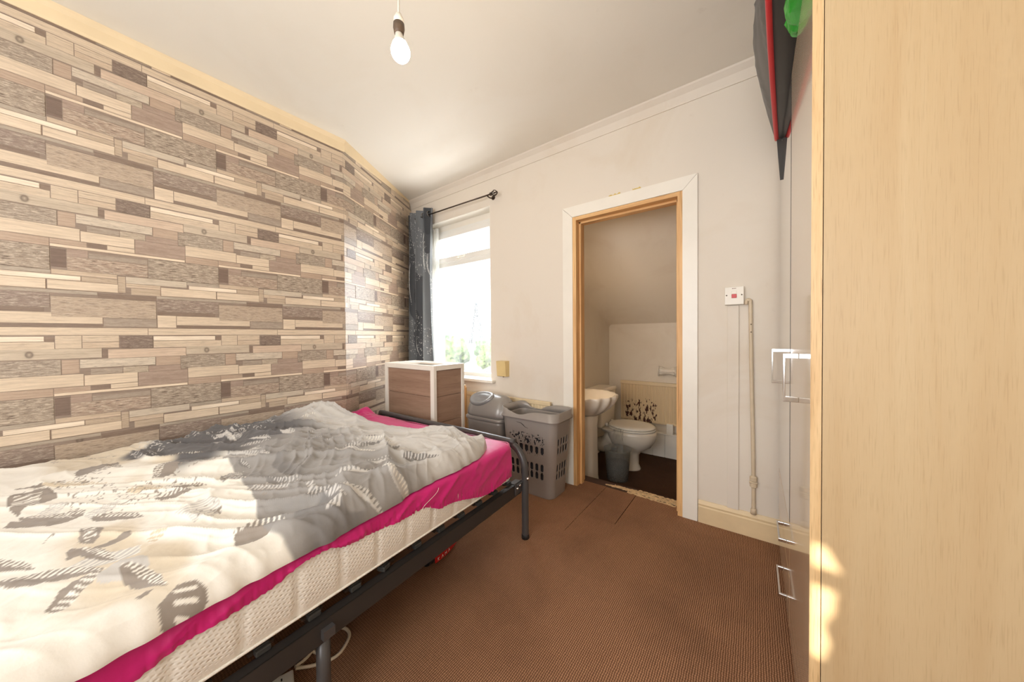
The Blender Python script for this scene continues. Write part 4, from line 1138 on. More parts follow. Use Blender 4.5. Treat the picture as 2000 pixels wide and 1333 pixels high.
# pale scribbled script lines
sc = (np.abs(vnoise(PW * 70, PLn * 70, 130) - 0.5) < 0.045) & (fbm(PW * 5 + 2, PLn * 5, 131, 2) > 0.66) & (PLn < -0.55) & (PLn > -1.2) & (PW < -0.3)
put(sc, lgrey)
sc2 = (np.abs(vnoise(PW * 80 + 9, PLn * 80, 132) - 0.5) < 0.04) & (fbm(PW * 6 + 8, PLn * 6, 133, 2) > 0.70) & (PLn < -1.0) & (PLn > -1.45) & (PW < -0.2)
put(sc2, plumc)
def duvet_mat():
    m, nt, b = _nt('printed_cotton')
    at = N(nt, 'ShaderNodeVertexColor'); at.layer_name = 'Col'
    f = noise(nt, coords(nt), 4, 3)
    cc = mix(nt, f, (0.92, 0.92, 0.93, 1), (1, 1, 1, 1))
    nt.links.new(mix(nt, 1.0, at.outputs[0], cc, 'MULTIPLY'), b.inputs['Base Color'])
    b.inputs['Roughness'].default_value = 0.85; b.inputs['Specular IOR Level'].default_value = 0.2
    b.inputs['Sheen Weight'].default_value = 0.15
    bump(nt, b, noise(nt, coords(nt), 90, 3), 0.25, 0.002)
    return m
M['duvet'] = duvet_mat()
mb = MB(); A = np.stack([Wc, Lc, Z], -1); mb.grid(A, flip=False)
mb.c = np.concatenate([c.reshape(-1, 3), np.ones((nw * nl, 1))], 1).tolist()
dv = thing('duvet', 'rumpled duvet in cream and grey plume print spread over the magenta sheet', 'duvet', (OX, OY, 0), BANG)
mb.obj('duvet_cover', M['duvet'], dv, col=True)

# ------------------------------------------------------------------ crate, swing bin, laundry basket
M['greywood'] = wood('grey_brown_board', (168, 138, 116), (146, 116, 96), 0, 0.55, 2.2, 2.0, 0.6)
M['greywoody'] = wood('grey_brown_board_side', (168, 138, 116), (146, 116, 96), 1, 0.55, 2.2, 2.0, 0.6)
cr = thing('storage_crate', 'tall box of grey brown boards in a white frame by the window', 'crate', (0.23, 1.50, 0))
cw_, cd_, ch_ = 0.305, 0.300, 0.852     # half width, depth, height
tk, tt = 0.040, 0.026
for sx in (-1, 1):
    for y0 in (0.0, cd_ - tt):
        x0, x1 = (-cw_, -cw_ + tk) if sx < 0 else (cw_ - tk, cw_)
        MB().cbox((x0, y0, 0), (x1, y0 + tt, ch_), 0.002).obj('corner_post', M['gloss'], cr)
for z0, z1 in ((0.02, 0.06), (ch_ - 0.036, ch_)):
    for y0 in (0.0, cd_ - tt):
        MB().cbox((-cw_ + tk, y0, z0), (cw_ - tk, y0 + tt, z1), 0.002).obj('frame_rail', M['gloss'], cr)
    for x0 in (-cw_, cw_ - tt):
        MB().cbox((x0, tt, z0), (x0 + tt, cd_ - tt, z1), 0.002).obj('frame_rail', M['gloss'], cr)
nb = 4
for k in range(nb):
    z0 = 0.06 + (ch_ - 0.096) * k / nb; z1 = 0.06 + (ch_ - 0.096) * (k + 1) / nb - 0.0028
    for y0 in (0.010, cd_ - 0.020):
        MB().box((-cw_ + tk, y0, z0), (cw_ - tk, y0 + 0.008, z1)).obj('board', M['greywood'], cr)
    for x0 in (-cw_ + 0.010, cw_ - 0.018):
        MB().box((x0, tt, z0), (x0 + 0.008, cd_ - tt, z1)).obj('board', M['greywoody'], cr)
mb = MB()
mb.cbox((-cw_ + tt, tt, ch_ - 0.020), (-0.13, cd_ - tt, ch_ - 0.004), 0.001); mb.cbox((0.20, tt, ch_ - 0.020), (cw_ - tt, cd_ - tt, ch_ - 0.004), 0.001)
mb.cbox((-0.13, tt, ch_ - 0.020), (0.20, tt + 0.05, ch_ - 0.004), 0.001); mb.cbox((-0.13, cd_ - tt - 0.05, ch_ - 0.020), (0.20, cd_ - tt, ch_ - 0.004), 0.001)
mb.obj('lid_frame', M['gloss'], cr)
MB().box((-0.125, tt + 0.055, ch_ - 0.03), (0.195, cd_ - tt - 0.055, ch_ - 0.022)).obj('lid_inset', M['greywood'], cr)

M['binp'] = mat('metallic_grey_plastic', (150, 144, 138), 0.30, 0.2, var=0.05, scale=4, bmp=0.03, bscale=300)
M['binlid'] = mat('silver_plastic', (138, 136, 134), 0.25, 0.25, var=0.03)
sb = thing('swing_bin', 'grey plastic bin with domed lid and pale oval flap between box and basket', 'bin', (0.708, 1.925, 0), 0.0)
bw, bd, bh = 0.36, 0.235, 0.452
rings = []
for h_, s in ((0.0, 0.80), (0.015, 0.82), (0.2, 0.89), (0.40, 0.96), (0.435, 0.97)):
    rings.append([(x, y, h_) for x, y in rrect(0, 0, bw * s, bd * s, 0.045 * s, 6)])
MB().loft(rings).obj('bin_body', M['binp'], sb)
rings = []
for h_, s in ((0.425, 1.0), (0.430, 1.035), (0.446, 1.035), (0.452, 1.0)):
    rings.append([(x, y, h_) for x, y in rrect(0, 0, bw * s, bd * s + 0.004, 0.045, 6)])
MB().loft(rings).obj('rim_band', M['binp'], sb)
# barrel-domed lid with a dished oval flap laid on its top front
def barrel(x, th, off=0.0):
    e = 1 - 0.10 * (abs(x) / 0.18) ** 4
    return (x, -(0.117 + off) * math.cos(th) * e, 0.452 + (0.160 + off) * math.sin(th) * e)
rings = []
for t in np.linspace(-1, 1, 25):
    x = 0.18 * t; sc_ = (1 - abs(t) ** 9) ** 0.35 if abs(t) < 1 else 0.0
    sc_ = max(sc_, 0.80)
    rings.append([(x, y * sc_, 0.452 + (z - 0.452) * sc_) for _, y, z in [barrel(x, th) for th in np.linspace(0, PI, 25)]])
lidm = MB().loft(rings).obj('lid', M['binp'], sb)
A = np.zeros((12, 48, 3))
for a_ in range(12):
    q = a_ / 10 if a_ < 11 else 1.06
    for k in range(48):
        ph_ = 2 * PI * k / 47
        off = [0.004, 0.004, 0.0042, 0.0045, 0.005, 0.0055, 0.006, 0.007, 0.0105, 0.015, 0.012, -0.004][a_]
        A[a_, k] = barrel(-0.052 + 0.108 * q * math.cos(ph_), 1.02 + 0.50 * q * math.sin(ph_ + 0.18), off)
MB().grid(A).obj('swing_flap', M['binlid'], lidm)

M['basket'] = mat('grey_basket_plastic', (160, 152, 145), 0.32, 0.15, var=0.05, scale=4)
lb = thing('laundry_basket', 'tall grey slotted laundry basket with broken fretted side and wavy rim', 'laundry basket', (1.128, 1.908, 0), 0.0)
def ringat(h_, n=14):
    s = 0.82 + 0.18 * (h_ / 0.56)
    return s
def wall_pt(u_, h_):
    """u_ in 0..1 round the basket perimeter"""
    s = ringat(h_); return bper(u_, 0.44 * s, 0.265 * s, 0.06 * s)
def bper(u_, w, d, r):
    segs = [w - 2 * r, PI * r / 2, d - 2 * r, PI * r / 2, w - 2 * r, PI * r / 2, d - 2 * r, PI * r / 2]
    tot = sum(segs); t = (u_ % 1.0) * tot; k = 0
    while t > segs[k] + 1e-9: t -= segs[k]; k += 1
    x0, y0 = w / 2, d / 2
    if k == 0: return (-x0 + r + t, -y0)
    if k == 1: a = t / r - PI / 2; return (x0 - r + r * math.cos(a), -y0 + r + r * math.sin(a))
    if k == 2: return (x0, -y0 + r + t)
    if k == 3: a = t / r; return (x0 - r + r * math.cos(a), y0 - r + r * math.sin(a))
    if k == 4: return (x0 - r - t, y0)
    if k == 5: a = t / r + PI / 2; return (-x0 + r + r * math.cos(a), y0 - r + r * math.sin(a))
    if k == 6: return (-x0, y0 - r - t)
    a = t / r + PI; return (-x0 + r + r * math.cos(a), -y0 + r + r * math.sin(a))
nu, nv = 260, 112
HB = 0.505
# perimeter share of the front and the right end
fr_u = (0.44 - 0.12) / (2 * (0.32 + 0.165) + 2 * PI * 0.06); cor = PI * 0.06 / 2 / (2 * (0.32 + 0.165) + 2 * PI * 0.06); en_u = 0.165 / (2 * (0.32 + 0.165) + 2 * PI * 0.06)
rb = np.random.default_rng(3)
def hole(u_, h_):
    regions = [(0.0, fr_u, 7, 0), (fr_u + cor, fr_u + cor + en_u, 4, 1), (fr_u + 2 * cor + en_u, 2 * fr_u + 2 * cor + en_u, 7, 2), (2 * fr_u + 3 * cor + en_u, 2 * fr_u + 3 * cor + 2 * en_u, 4, 3)]
    for a, b, n_, id_ in regions:
        if a < u_ < b:
            t = (u_ - a) / (b - a) * n_; k = int(t); f = abs(t - k - 0.5)
            for z0, z1 in ((0.115, 0.165), (0.172, 0.222), (0.285, 0.335), (0.342, 0.392)):
                if z0 < h_ < z1:
                    if id_ == 0 and z0 > 0.33 and True:
                        # broken fretwork: ragged small holes
                        return vnoise(u_ * 260, h_ * 95, 50) > 0.56
                    m_ = min(h_ - z0, z1 - h_)
                    return f < 0.30 if m_ > 0.006 else f < 0.18
            if id_ == 0 and 0.392 <= h_ < 0.415: return vnoise(u_ * 260, h_ * 120, 51) > 0.70
            if id_ == 0 and 0.27 < h_ < 0.285: return vnoise(u_ * 200, h_ * 110, 52) > 0.80
    return False
G = [[None] * (nu) for _ in range(nv + 1)]
mb = MB(); vs = []
for j in range(nv + 1):
    h_ = HB * j / nv
    for i in range(nu):
        x, y = wall_pt(i / nu, h_); vs.append((x, y, h_ + 0.001))
fs = []
for j in range(nv):
    for i in range(nu):
        if not hole((i + 0.5) / nu, HB * (j + 0.5) / nv):
            fs.append((j * nu + i, j * nu + (i + 1) % nu, (j + 1) * nu + (i + 1) % nu, (j + 1) * nu + i))
mb.add(vs, fs, True)
bo = mb.obj('basket_body', M['basket'], lb, fixn=False)
sm = bo.modifiers.new('thickness', 'SOLIDIFY'); sm.thickness = 0.003; sm.offset = -1
MB().prism([wall_pt(i / 60, 0.0) for i in range(60)], 0.0, 0.004).obj('basket_floor', M['basket'], lb)
# wavy rim: hand dips front and back, broken out at the back left
def rimtop(u_):
    x, y = bper(u_, 0.45, 0.275, 0.06)
    z = 0.562
    z -= 0.032 * math.exp(-((x + 0.055) / 0.085) ** 2)
    z += 0.006 * (x < -0.15)
    if y > 0.05: z -= 0.022 * math.exp(-((x + 0.10) / 0.07) ** 4)
    return z
rings = [[], [], [], [], []]
for i in range(200):
    u_ = i / 200; zt = rimtop(u_)
    for k, (w, d, zz_) in enumerate(((0.438, 0.262, 0.500), (0.462, 0.284, 0.502), (0.462, 0.284, 0.512), (0.448, 0.270, 0.518), (0.452, 0.274, zt))):
        x, y = bper(u_, w, d, 0.062); rings[k].append((x, y, max(zz_, 0.5) if k < 4 else zt))
mb = MB(); mb.loft(rings, capb=False, capt=False)
ro = mb.obj('basket_rim', M['basket'], lb, fixn=False)
sm = ro.modifiers.new('thickness', 'SOLIDIFY'); sm.thickness = 0.0035; sm.offset = -1
M['crack'] = mat('dark_crack', (40, 34, 30), 0.9)
mb = MB(); q = []
for (u_, h_) in ((0.06, 0.478), (0.09, 0.474), (0.105, 0.462), (0.115, 0.452), (0.135, 0.446)):
    x, y = wall_pt(u_, h_); q.append((x, y - 0.0012, h_))
mb.tube(q, [0.0006, 0.0016, 0.0022, 0.0014, 0.0006], 6); mb.obj('crack', M['crack'], lb)

dl = thing('dark_laundry', 'dark navy laundry heaped inside the grey slotted basket', 'laundry', (1.128, 1.908, 0.006))
M['navy'] = cloth('navy_cotton', (40, 42, 50), 0.85)
rings = []
for t in np.linspace(0, 1, 22):
    h_ = 0.40 * t; s_ = 0.80 + 0.17 * (h_ / 0.56)
    sc_ = s_ * (1.0 if t < 0.85 else 1.0 - ((t - 0.85) / 0.15) ** 1.5 * 0.85) * 0.95
    rings.append([(x * (1 + 0.03 * float(vnoise(x * 30 + 5, h_ * 30, 170)) - 0.03), y * (1 + 0.05 * float(vnoise(y * 30 + 9, h_ * 30, 171)) - 0.05), h_ + (0.03 * float(vnoise(x * 14 + 3, y * 14 + 7, 172)) if t > 0.7 else 0)) for x, y in [bper(k / 60, 0.44 * sc_, 0.265 * sc_, 0.06 * sc_) for k in range(60)]])
MB().loft(rings).obj('clothes', M['navy'], dl)

# radiator under the window, with valve and pipes
M['rad'] = mat('cream_radiator_enamel', (226, 204, 166), 0.4, var=0.04)
rd = thing('bedroom_radiator', 'cream panel radiator low on the wall behind the bin and basket', 'radiator', (0.0, YB, 0))
mb = MB(); rx0, rx1, rz0, rz1 = 0.10, 1.15, 0.13, 0.572
n_ = 40; rows = []
xs = np.linspace(rx0, rx1, n_ * 4 + 1)
A = np.zeros((2, len(xs), 3))
for i, x in enumerate(xs):
    y = -0.042 + 0.004 * (1 if (i % 4) in (1, 2) else 0)
    A[0, i] = (x, y, rz0); A[1, i] = (x, y, rz1 - 0.02)
mb.grid(A, smooth=False)
mb.cbox((rx0, -0.046, rz1 - 0.03), (rx1, -0.02, rz1), 0.005); mb.cbox((rx0, -0.045, rz0 - 0.01), (rx1, -0.03, rz0 + 0.02), 0.005); mb.cbox((rx0, -0.036, rz0), (rx1, -0.02, rz1 - 0.02), 0.002)
mb.obj('radiator_panel', M['rad'], rd)
for x in (0.3, 0.95): MB().box((x, -0.022, 0.2), (x + 0.03, 0.0, 0.5)).obj('wall_bracket', M['rad'], rd)
vx = 1.206
mb = MB(); mb.tube([(vx, -0.045, 0.0), (vx, -0.045, 0.165)], 0.0075, 10); mb.obj('supply_pipe', M['rad'], rd)
mb = MB(); mb.lathe([(0.009, 0.148), (0.012, 0.152), (0.012, 0.166), (0.009, 0.17), (0.009, 0.185), (0.013, 0.19), (0.013, 0.206)], (vx, -0.045, 0), 12, cap=True)
mb.tube([(vx, -0.045, 0.178), (1.15, -0.045, 0.178)], 0.009, 10); vb = mb.obj('valve_body', M['brass'], rd)
mb = MB(); mb.lathe([(0.014, 0.206), (0.0185, 0.212), (0.0175, 0.24), (0.0155, 0.268), (0.011, 0.275), (0.0, 0.276)], (vx, -0.045, 0), 16); mb.obj('valve_head', M['cream'], rd)
wv = thing('wooden_offcut', 'small bare wooden stick upright behind the white framed box', 'wood', (0.405, 1.93, 0))
MB().cbox((-0.010, -0.008, 0), (0.010, 0.008, 0.655), 0.002).obj('stick', M['pine'], wv)
MB().cbox((0.012, -0.006, 0), (0.022, 0.006, 0.64), 0.002).obj('stick', M['pine'], wv)

# ------------------------------------------------------------------ fittings on the back wall
ss = thing('cooker_switch', 'white square wall switch with a red rocker right of the doorway', 'switch', (2.2585, YB, 1.2625))
MB().cbox((-0.042, -0.030, -0.047), (0.042, -0.006, 0.047), 0.0025).obj('face_plate', M['wplast'], ss)
MB().box((-0.040, -0.0065, -0.045), (0.040, 0.0, 0.045)).obj('back_box', M['wplast'], ss)
M['red'] = mat('red_plastic', (200, 36, 32), 0.35, var=0.05)
MB().cbox((-0.011, -0.0345, -0.012), (0.011, -0.029, 0.008), 0.0015).obj('rocker', M['red'], ss)
MB().cbox((-0.011, -0.032, 0.009), (0.011, -0.029, 0.026), 0.0015).obj('neon_window', M['wplast'], ss)
M['ink'] = mat('dark_red_ink', (120, 50, 40), 0.6)
for x0, w_ in ((-0.009, 0.004), (-0.0035, 0.003), (0.001, 0.003), (0.0055, 0.003)):
    MB().box((x0, -0.0302, 0.036), (x0 + w_, -0.0299, 0.0395)).obj('legend', M['ink'], ss)
for sx in (-1, 1):
    MB().lathe([(0.0, -0.0303), (0.0035, -0.0303), (0.0035, -0.0295)], (sx * 0.033, 0, 0.003), 12, 'Y').obj('screw', M['burnt'], ss)
tr = MB().cbox((2.228, YB - 0.012, 0.122), (2.279, YB, 1.212), 0.0015).obj('cable_trunking', M['wall'])
tag(tr, 'flat painted cable trunking running down from the red rocker switch', 'trunking')
gp_ = thing('wall_pipe', 'thin painted pipe with hooked top and lumpy joint near the skirting', 'pipe', (2.331, YB - 0.016, 0))
M['pipep'] = mat('painted_pipe', (214, 196, 168), 0.5, var=0.05, scale=20)
MB().tube(spl([(-0.022, 0.004, 1.215), (-0.020, 0, 1.232), (-0.012, -0.001, 1.238), (-0.005, 0, 1.230), (-0.003, 0, 1.20), (0.001, 0, 0.9), (0.007, 0, 0.6), (0.011, 0, 0.34), (0.012, 0, 0.124)], 6), 0.0085, 10).obj('pipe_run', M['pipep'], gp_)
mb = MB(); mb.lathe([(0.0105, 0.262), (0.0155, 0.268), (0.0155, 0.284), (0.012, 0.288), (0.012, 0.296), (0.0165, 0.30), (0.0165, 0.318), (0.0105, 0.324)], (0.0115, 0, 0), 8, smooth=False, cap=True)
mb.tube([(-0.006, -0.006, 0.29), (0.028, -0.008, 0.29)], 0.006, 8); mb.obj('pipe_joint', M['pipep'], gp_)
MB().lathe([(0.0125, 0.124), (0.0125, 0.15), (0.0095, 0.154)], (0.012, 0, 0), 10, cap=True).obj('pipe_foot', M['pipep'], gp_)
for z in (1.11, 1.07): MB().lathe([(0.0, -0.0102), (0.003, -0.010), (0.003, -0.008)], (0.0, 0, z), 8, 'Y').obj('nail', M['burnt'], gp_)
th_ = thing('wall_thermostat', 'small yellowed plastic box on the wall right of the window', 'thermostat', (0.700, YB, 0.7935))
MB().prism([(-0.058, 0.062), (-0.044, 0.064), (0.0, 0.064), (0.0, -0.062), (-0.040, -0.062), (-0.046, -0.058)], -0.046, 0.046, 'X').obj('case', mat('yellowed_plastic', (226, 200, 140), 0.45, var=0.05), th_)
for o_ in list(th_.children): o_.rotation_euler = (0, 0, 0)
for sx in (-0.043, 0.043):
    MB().lathe([(0.0, -0.0478), (0.003, -0.0476), (0.003, -0.045)], (sx, 0, -0.026), 8, 'Y').obj('screw', M['burnt'], th_)
MB().lathe([(0.0, -0.070), (0.005, -0.069), (0.006, -0.060)], (0.0, -0.022, 0), 10, cap=True).obj('knob', M['blackp'], th_)
# ------------------------------------------------------------------ wardrobe
M['oak'] = wood('pale_oak_laminate', (198, 173, 134), (190, 161, 120), 2, 0.45, 3.2, 1.4, 0.34)
M['oakedge'] = wood('oak_edge_band', (226, 194, 146), (206, 168, 118), 2, 0.45, 3.0, 3.0, 0.8)
def gloss_door():
    m, nt, b = _nt('glossy_oak_front')
    v = coords(nt, (14, 14, 0.9)); f = noise(nt, v, 2.0, 4, 0.6, 0.4)
    nt.links.new(ramp(nt, f, [(0.3, RGB(206, 184, 156)), (0.7, RGB(222, 202, 174))]), b.inputs['Base Color'])
    b.inputs['Roughness'].default_value = 0.16; b.inputs['Specular IOR Level'].default_value = 0.7
    b.inputs['Coat Weight'].default_value = 0.6; b.inputs['Coat Roughness'].default_value = 0.06
    return m
M['front'] = gloss_door()
M['mirror'] = mat('mirror_glass', (235, 235, 232), 0.01, 1.0, var=0.0)
FX, SY, EY, HT_W = 2.443, 0.955, 2.062, 1.933
wd = thing('wardrobe', 'tall pale oak wardrobe with mirror door and chrome handles', 'wardrobe', (FX, SY, 0))
LW = EY - SY; DP = 0.56
MB().box((0.0195, 0, 0), (DP, 0.018, HT_W)).obj('side_panel', M['oak'], wd)
MB().box((0.0195, LW - 0.018, 0), (DP, LW, HT_W)).obj('side_panel', M['oak'], wd)
MB().box((0.0195, 0.018, HT_W - 0.018), (DP, LW - 0.018, HT_W)).obj('top_panel', M['oak'], wd)
MB().box((0.0195, 0.018, 0.05), (DP, LW - 0.018, 0.068)).obj('bottom_panel', M['oak'], wd)
MB().box((DP - 0.006, 0.018, 0.05), (DP, LW - 0.018, HT_W - 0.018)).obj('back_panel', M['oak'], wd)
MB().box((0.03, 0.018, 0.0), (0.045, LW - 0.018, 0.05)).obj('plinth', M['oak'], wd)
MB().box((0.02, 0.488, 0.40), (DP - 0.01, 0.504, HT_W - 0.018)).obj('partition', M['oak'], wd)
def leaf(name, y0, y1, z0, z1):
    mb = MB(); mb.box((0.0, y0, z0), (0.018, y1, z1))
    o = mb.obj(name, [M['front'], M['oakedge']], wd)
    for p in o.data.polygons:
        p.material_index = 0 if p.normal.x < -0.9 else 1
    return o
D1 = leaf('door', 0.0, 0.492, 0.042, HT_W)
MB().box((-0.0002, 0.4925, 0.402), (0.017, 0.4958, HT_W - 0.001)).obj('gap_shade_strip', M['blackp'], D1)  # black strip standing in for the shade between the doors
D2 = leaf('door', 0.496, LW, 0.402, HT_W)
D2m = MB().box((-0.0008, 0.500, 0.410), (0.0002, LW - 0.006, HT_W - 0.006)).obj('mirror', [M['mirror'], M['blackp']], D2)
for p in D2m.data.polygons: p.material_index = 0 if p.normal.x < -0.9 else 1
DR1 = leaf('drawer', 0.496, LW, 0.222, 0.398)
DR2 = leaf('drawer', 0.496, LW, 0.042, 0.218)
def handle(parent, y, z, L, vertical, pr=0.034):
    """flat chrome bow handle"""
    mb = MB(); w = 0.006
    def bar(p, q):
        mb.cbox(tuple(min(a, b) for a, b in zip(p, q)), tuple(max(a, b) for a, b in zip(p, q)), 0.0012)
    if vertical:
        bar((-pr, y - w, z - L / 2), (-pr + 0.006, y + w, z + L / 2))
        for s in (-1, 1): bar((-pr + 0.004, y - w, z + s * L / 2 - (0.014 if s > 0 else 0)), (0.0, y + w, z + s * L / 2 + (0.014 if s < 0 else 0)))
    else:
        bar((-pr, y - L / 2, z - w), (-pr + 0.006, y + L / 2, z + w))
        for s in (-1, 1): bar((-pr + 0.004, y + s * L / 2 - (0.010 if s > 0 else 0), z - w), (0.0, y + s * L / 2 + (0.010 if s < 0 else 0), z + w))
    return mb.obj('handle', M['chrome'], parent)
handle(D1, 1.196 - SY, 0.936, 0.136, True)
h2 = handle(D2, 1.885 - SY, 0.915, 0.155, True, 0.036)
handle(DR1, 1.655 - SY, 0.278, 0.15, False, 0.0235)
handle(DR2, 1.635 - SY, 0.092, 0.19, False, 0.0235)

# bag lying on top of the wardrobe, bulging over its front edge
M['bagm'] = cloth('dark_grey_nylon', (60, 56, 52), 0.45, 160, 0.1)
M['piping'] = cloth('red_piping', (206, 34, 40), 0.5, 300, 0.1)
bag = thing('holdall_bag', 'dark grey padded bag with red piping on top of the wardrobe', 'bag', (0, 0, 0))
n1, n2 = 70, 48
def bag_base(t):   # near-bottom seam from the viewer's end (t=0) to the far tip (t=1)
    return (2.380 + 0.050 * t ** 1.1, 1.16 + 0.76 * t, 1.942 + 0.060 * (1 - t) ** 2.2)
A = np.zeros((n1, n2, 3))
for i in range(n1):
    t = i / (n1 - 1); bx, by, bz = bag_base(t)
    tip = max(0.0, (t - 0.55) / 0.45); sc_ = math.sqrt(max(1e-4, 1 - tip ** 2.2)); st_ = min(1, 0.35 + 2.2 * t)
    Hh = (0.17 + 0.17 * sc_) * sc_ * min(1, 0.75 + t); Wd = 0.42 * sc_ + 0.01
    bul = 0.066 * math.sin(PI * min(1, (t + 0.02) ** 0.72 * 0.78)) * sc_ ** 0.4
    for k in range(n2):
        a = k / n2
        # loop: base seam -> outward bulge -> over the top -> back -> along the base
        if a < 0.36:
            q = a / 0.36; x = bx - bul * math.sin(PI * q * 0.92); z = bz + Hh * q; x += 0.07 * q ** 3
        elif a < 0.60:
            q = (a - 0.36) / 0.24; x = bx + 0.055 + (Wd - 0.05) * q; z = bz + Hh + 0.03 * math.sin(PI * q) * sc_
        elif a < 0.74:
            q = (a - 0.60) / 0.14; x = bx + Wd + 0.02 * math.sin(PI * q); z = bz + Hh * (1 - q)
        else:
            q = (a - 0.74) / 0.26; x = bx + Wd * (1 - q); z = bz + 0.0 - 0.006 * math.sin(PI * q) * (x < 2.44)
            z = max(z, 1.935)
        A[i, k] = (x, by, z)
wn_ = 0.010 * (ridge(A[:, :, 1] * 16 + A[:, :, 2] * 26, A[:, :, 2] * 7 + A[:, :, 0] * 5, 140, 2.0) - 0.4)
mask = ((np.arange(n2) / n2) < 0.36)[None, :] * np.sin(np.clip((np.arange(n2) / n2) / 0.36, 0, 1) * PI)[None, :]
A[:, :, 0] -= np.maximum(-0.004, wn_) * mask
MB().loft([[tuple(p) for p in r] for r in A]).obj('bag_body', M['bagm'], bag)
MB().tube([(bag_base(t)[0] - 0.006, bag_base(t)[1], bag_base(t)[2] + 0.003) for t in np.linspace(0, 1, 40)], 0.0085, 8).obj('piping', M['piping'], bag)
MB().tube(spl([(2.430, 1.918, 1.946), (2.446, 1.905, 1.95), (2.47, 1.86, 1.948), (2.52, 1.80, 1.946)], 6), 0.0075, 8).obj('piping', M['piping'], bag)
MB().loft([[(2.424, 1.912, 1.94), (2.4421, 1.912, 1.94), (2.4421, 1.920, 1.94), (2.424, 1.920, 1.94)], [(2.428, 1.912, 1.87), (2.4421, 1.912, 1.87), (2.4421, 1.918, 1.87), (2.428, 1.918, 1.87)], [(2.436, 1.913, 1.755), (2.4421, 1.913, 1.755), (2.4421, 1.917, 1.755), (2.436, 1.917, 1.755)]], smooth=False).obj('strap', M['bagm'], bag)
gpk = thing('green_packet', 'bright green plastic packet beside the bag on the wardrobe top', 'packet', (2.486, 1.185, 1.9335))
bm = bmesh.new(); bmesh.ops.create_icosphere(bm, subdivisions=4, radius=1.0)
for v in bm.verts:
    p = v.co.copy(); k = 1 + 0.25 * (float(vnoise(p.x * 5 + p.z * 4 + 10, p.y * 5 + 10, 150)) - 0.5)
    sgn = lambda q: math.copysign(abs(q) ** 0.6, q)
    v.co = Vector((sgn(p.x) * 0.070 * k, sgn(p.y) * 0.120 * k, 0.026 + sgn(p.z) * 0.025 * k))
me = bpy.data.meshes.new('packet_body'); bm.to_mesh(me); bm.free(); me.materials.append(mat('green_film', (52, 178, 58), 0.25, var=0.25, scale=18))
link('packet_body', me, gpk)

# ------------------------------------------------------------------ things on the floor
M['cablem'] = mat('white_cable', (222, 206, 180), 0.5, var=0.03)
EA = 1.287
ex = thing('extension_lead', 'white socket extension block with looped cable under the bed edge', 'extension lead', (1.209, 0.382, 0.0), EA)
bl = MB().cbox((-0.066, -0.32, 0.004), (0.0, 0.0, 0.040), 0.004).obj('socket_block', M['wplast'], ex)
for k in range(3):
    y = -0.040 - 0.088 * k
    for dx, dy, w_, h_ in ((0.0, 0.020, 0.004, 0.009), (-0.011, -0.006, 0.007, 0.004), (0.011, -0.006, 0.007, 0.004)):
        MB().box((dx - 0.030 - w_ / 2, y + dy - h_ / 2, 0.0398), (dx - 0.030 + w_ / 2, y + dy + h_ / 2, 0.0404)).obj('socket_slot', M['blackp'], bl)
    MB().cbox((-0.060, y - 0.012, 0.0395), (-0.050, y + 0.008, 0.043), 0.001).obj('rocker_switch', M['wplast'], bl)
def fl(x, y, z=0.0065):
    c_, s_ = math.cos(-EA), math.sin(-EA); dx, dy = x - 1.209, y - 0.382
    return (dx * c_ - dy * s_, dx * s_ + dy * c_, z)
MB().tube(spl([fl(1.194, 0.393, 0.0220), fl(1.213, 0.434, 0.0080), fl(1.235, 0.471, 0.0065), fl(1.239, 0.509, 0.0065), fl(1.207, 0.555, 0.0065), fl(1.170, 0.564, 0.0065), fl(1.138, 0.548, 0.0065), fl(1.136, 0.509, 0.0065), fl(1.153, 0.469, 0.0120), fl(1.178, 0.432, 0.0160), fl(1.189, 0.394, 0.0220)], 7), 0.0052, 8).obj('cable', M['cablem'], ex)
MB().tube(spl([fl(1.232, 0.472, 0.0065), fl(1.175, 0.460, 0.0080), fl(1.143, 0.446, 0.0080), fl(1.131, 0.430, 0.0070), fl(1.126, 0.395, 0.0065), fl(1.150, 0.356, 0.0200)], 7), 0.0052, 8).obj('cable', M['cablem'], ex)

sp_ = thing('slipper', 'black slipper with a red band lying under the bed rail', 'slipper', (1.103, 1.068, 0), 0.22)
rings = []
for i in range(16):
    t = i / 15; y = -0.13 + 0.26 * t; w = 0.046 * (math.sin(PI * min(1, 0.12 + 0.86 * t)) ** 0.5); hh = 0.030 + 0.038 * math.exp(-((t - 0.25) / 0.3) ** 2)
    rings.append([(w * math.cos(a), y, max(0.0, hh * 0.5 + hh * 0.5 * math.sin(a))) for a in np.linspace(0, 2 * PI, 16, endpoint=False)])
MB().loft(rings).obj('slipper_body', M['blackp'], sp_)
A = np.zeros((2, 24, 3))
for i in range(24):
    t = 0.10 + 0.72 * i / 23; y = -0.13 + 0.26 * t; w = 0.048 * (math.sin(PI * min(1, 0.12 + 0.86 * t)) ** 0.5) + 0.0015
    A[0, i] = (w, y, 0.008); A[1, i] = (w - 0.002, y, 0.034)
MB().grid(A).obj('red_band', M['red'], sp_)
M['whitepr'] = mat('white_print', (235, 225, 215), 0.6)
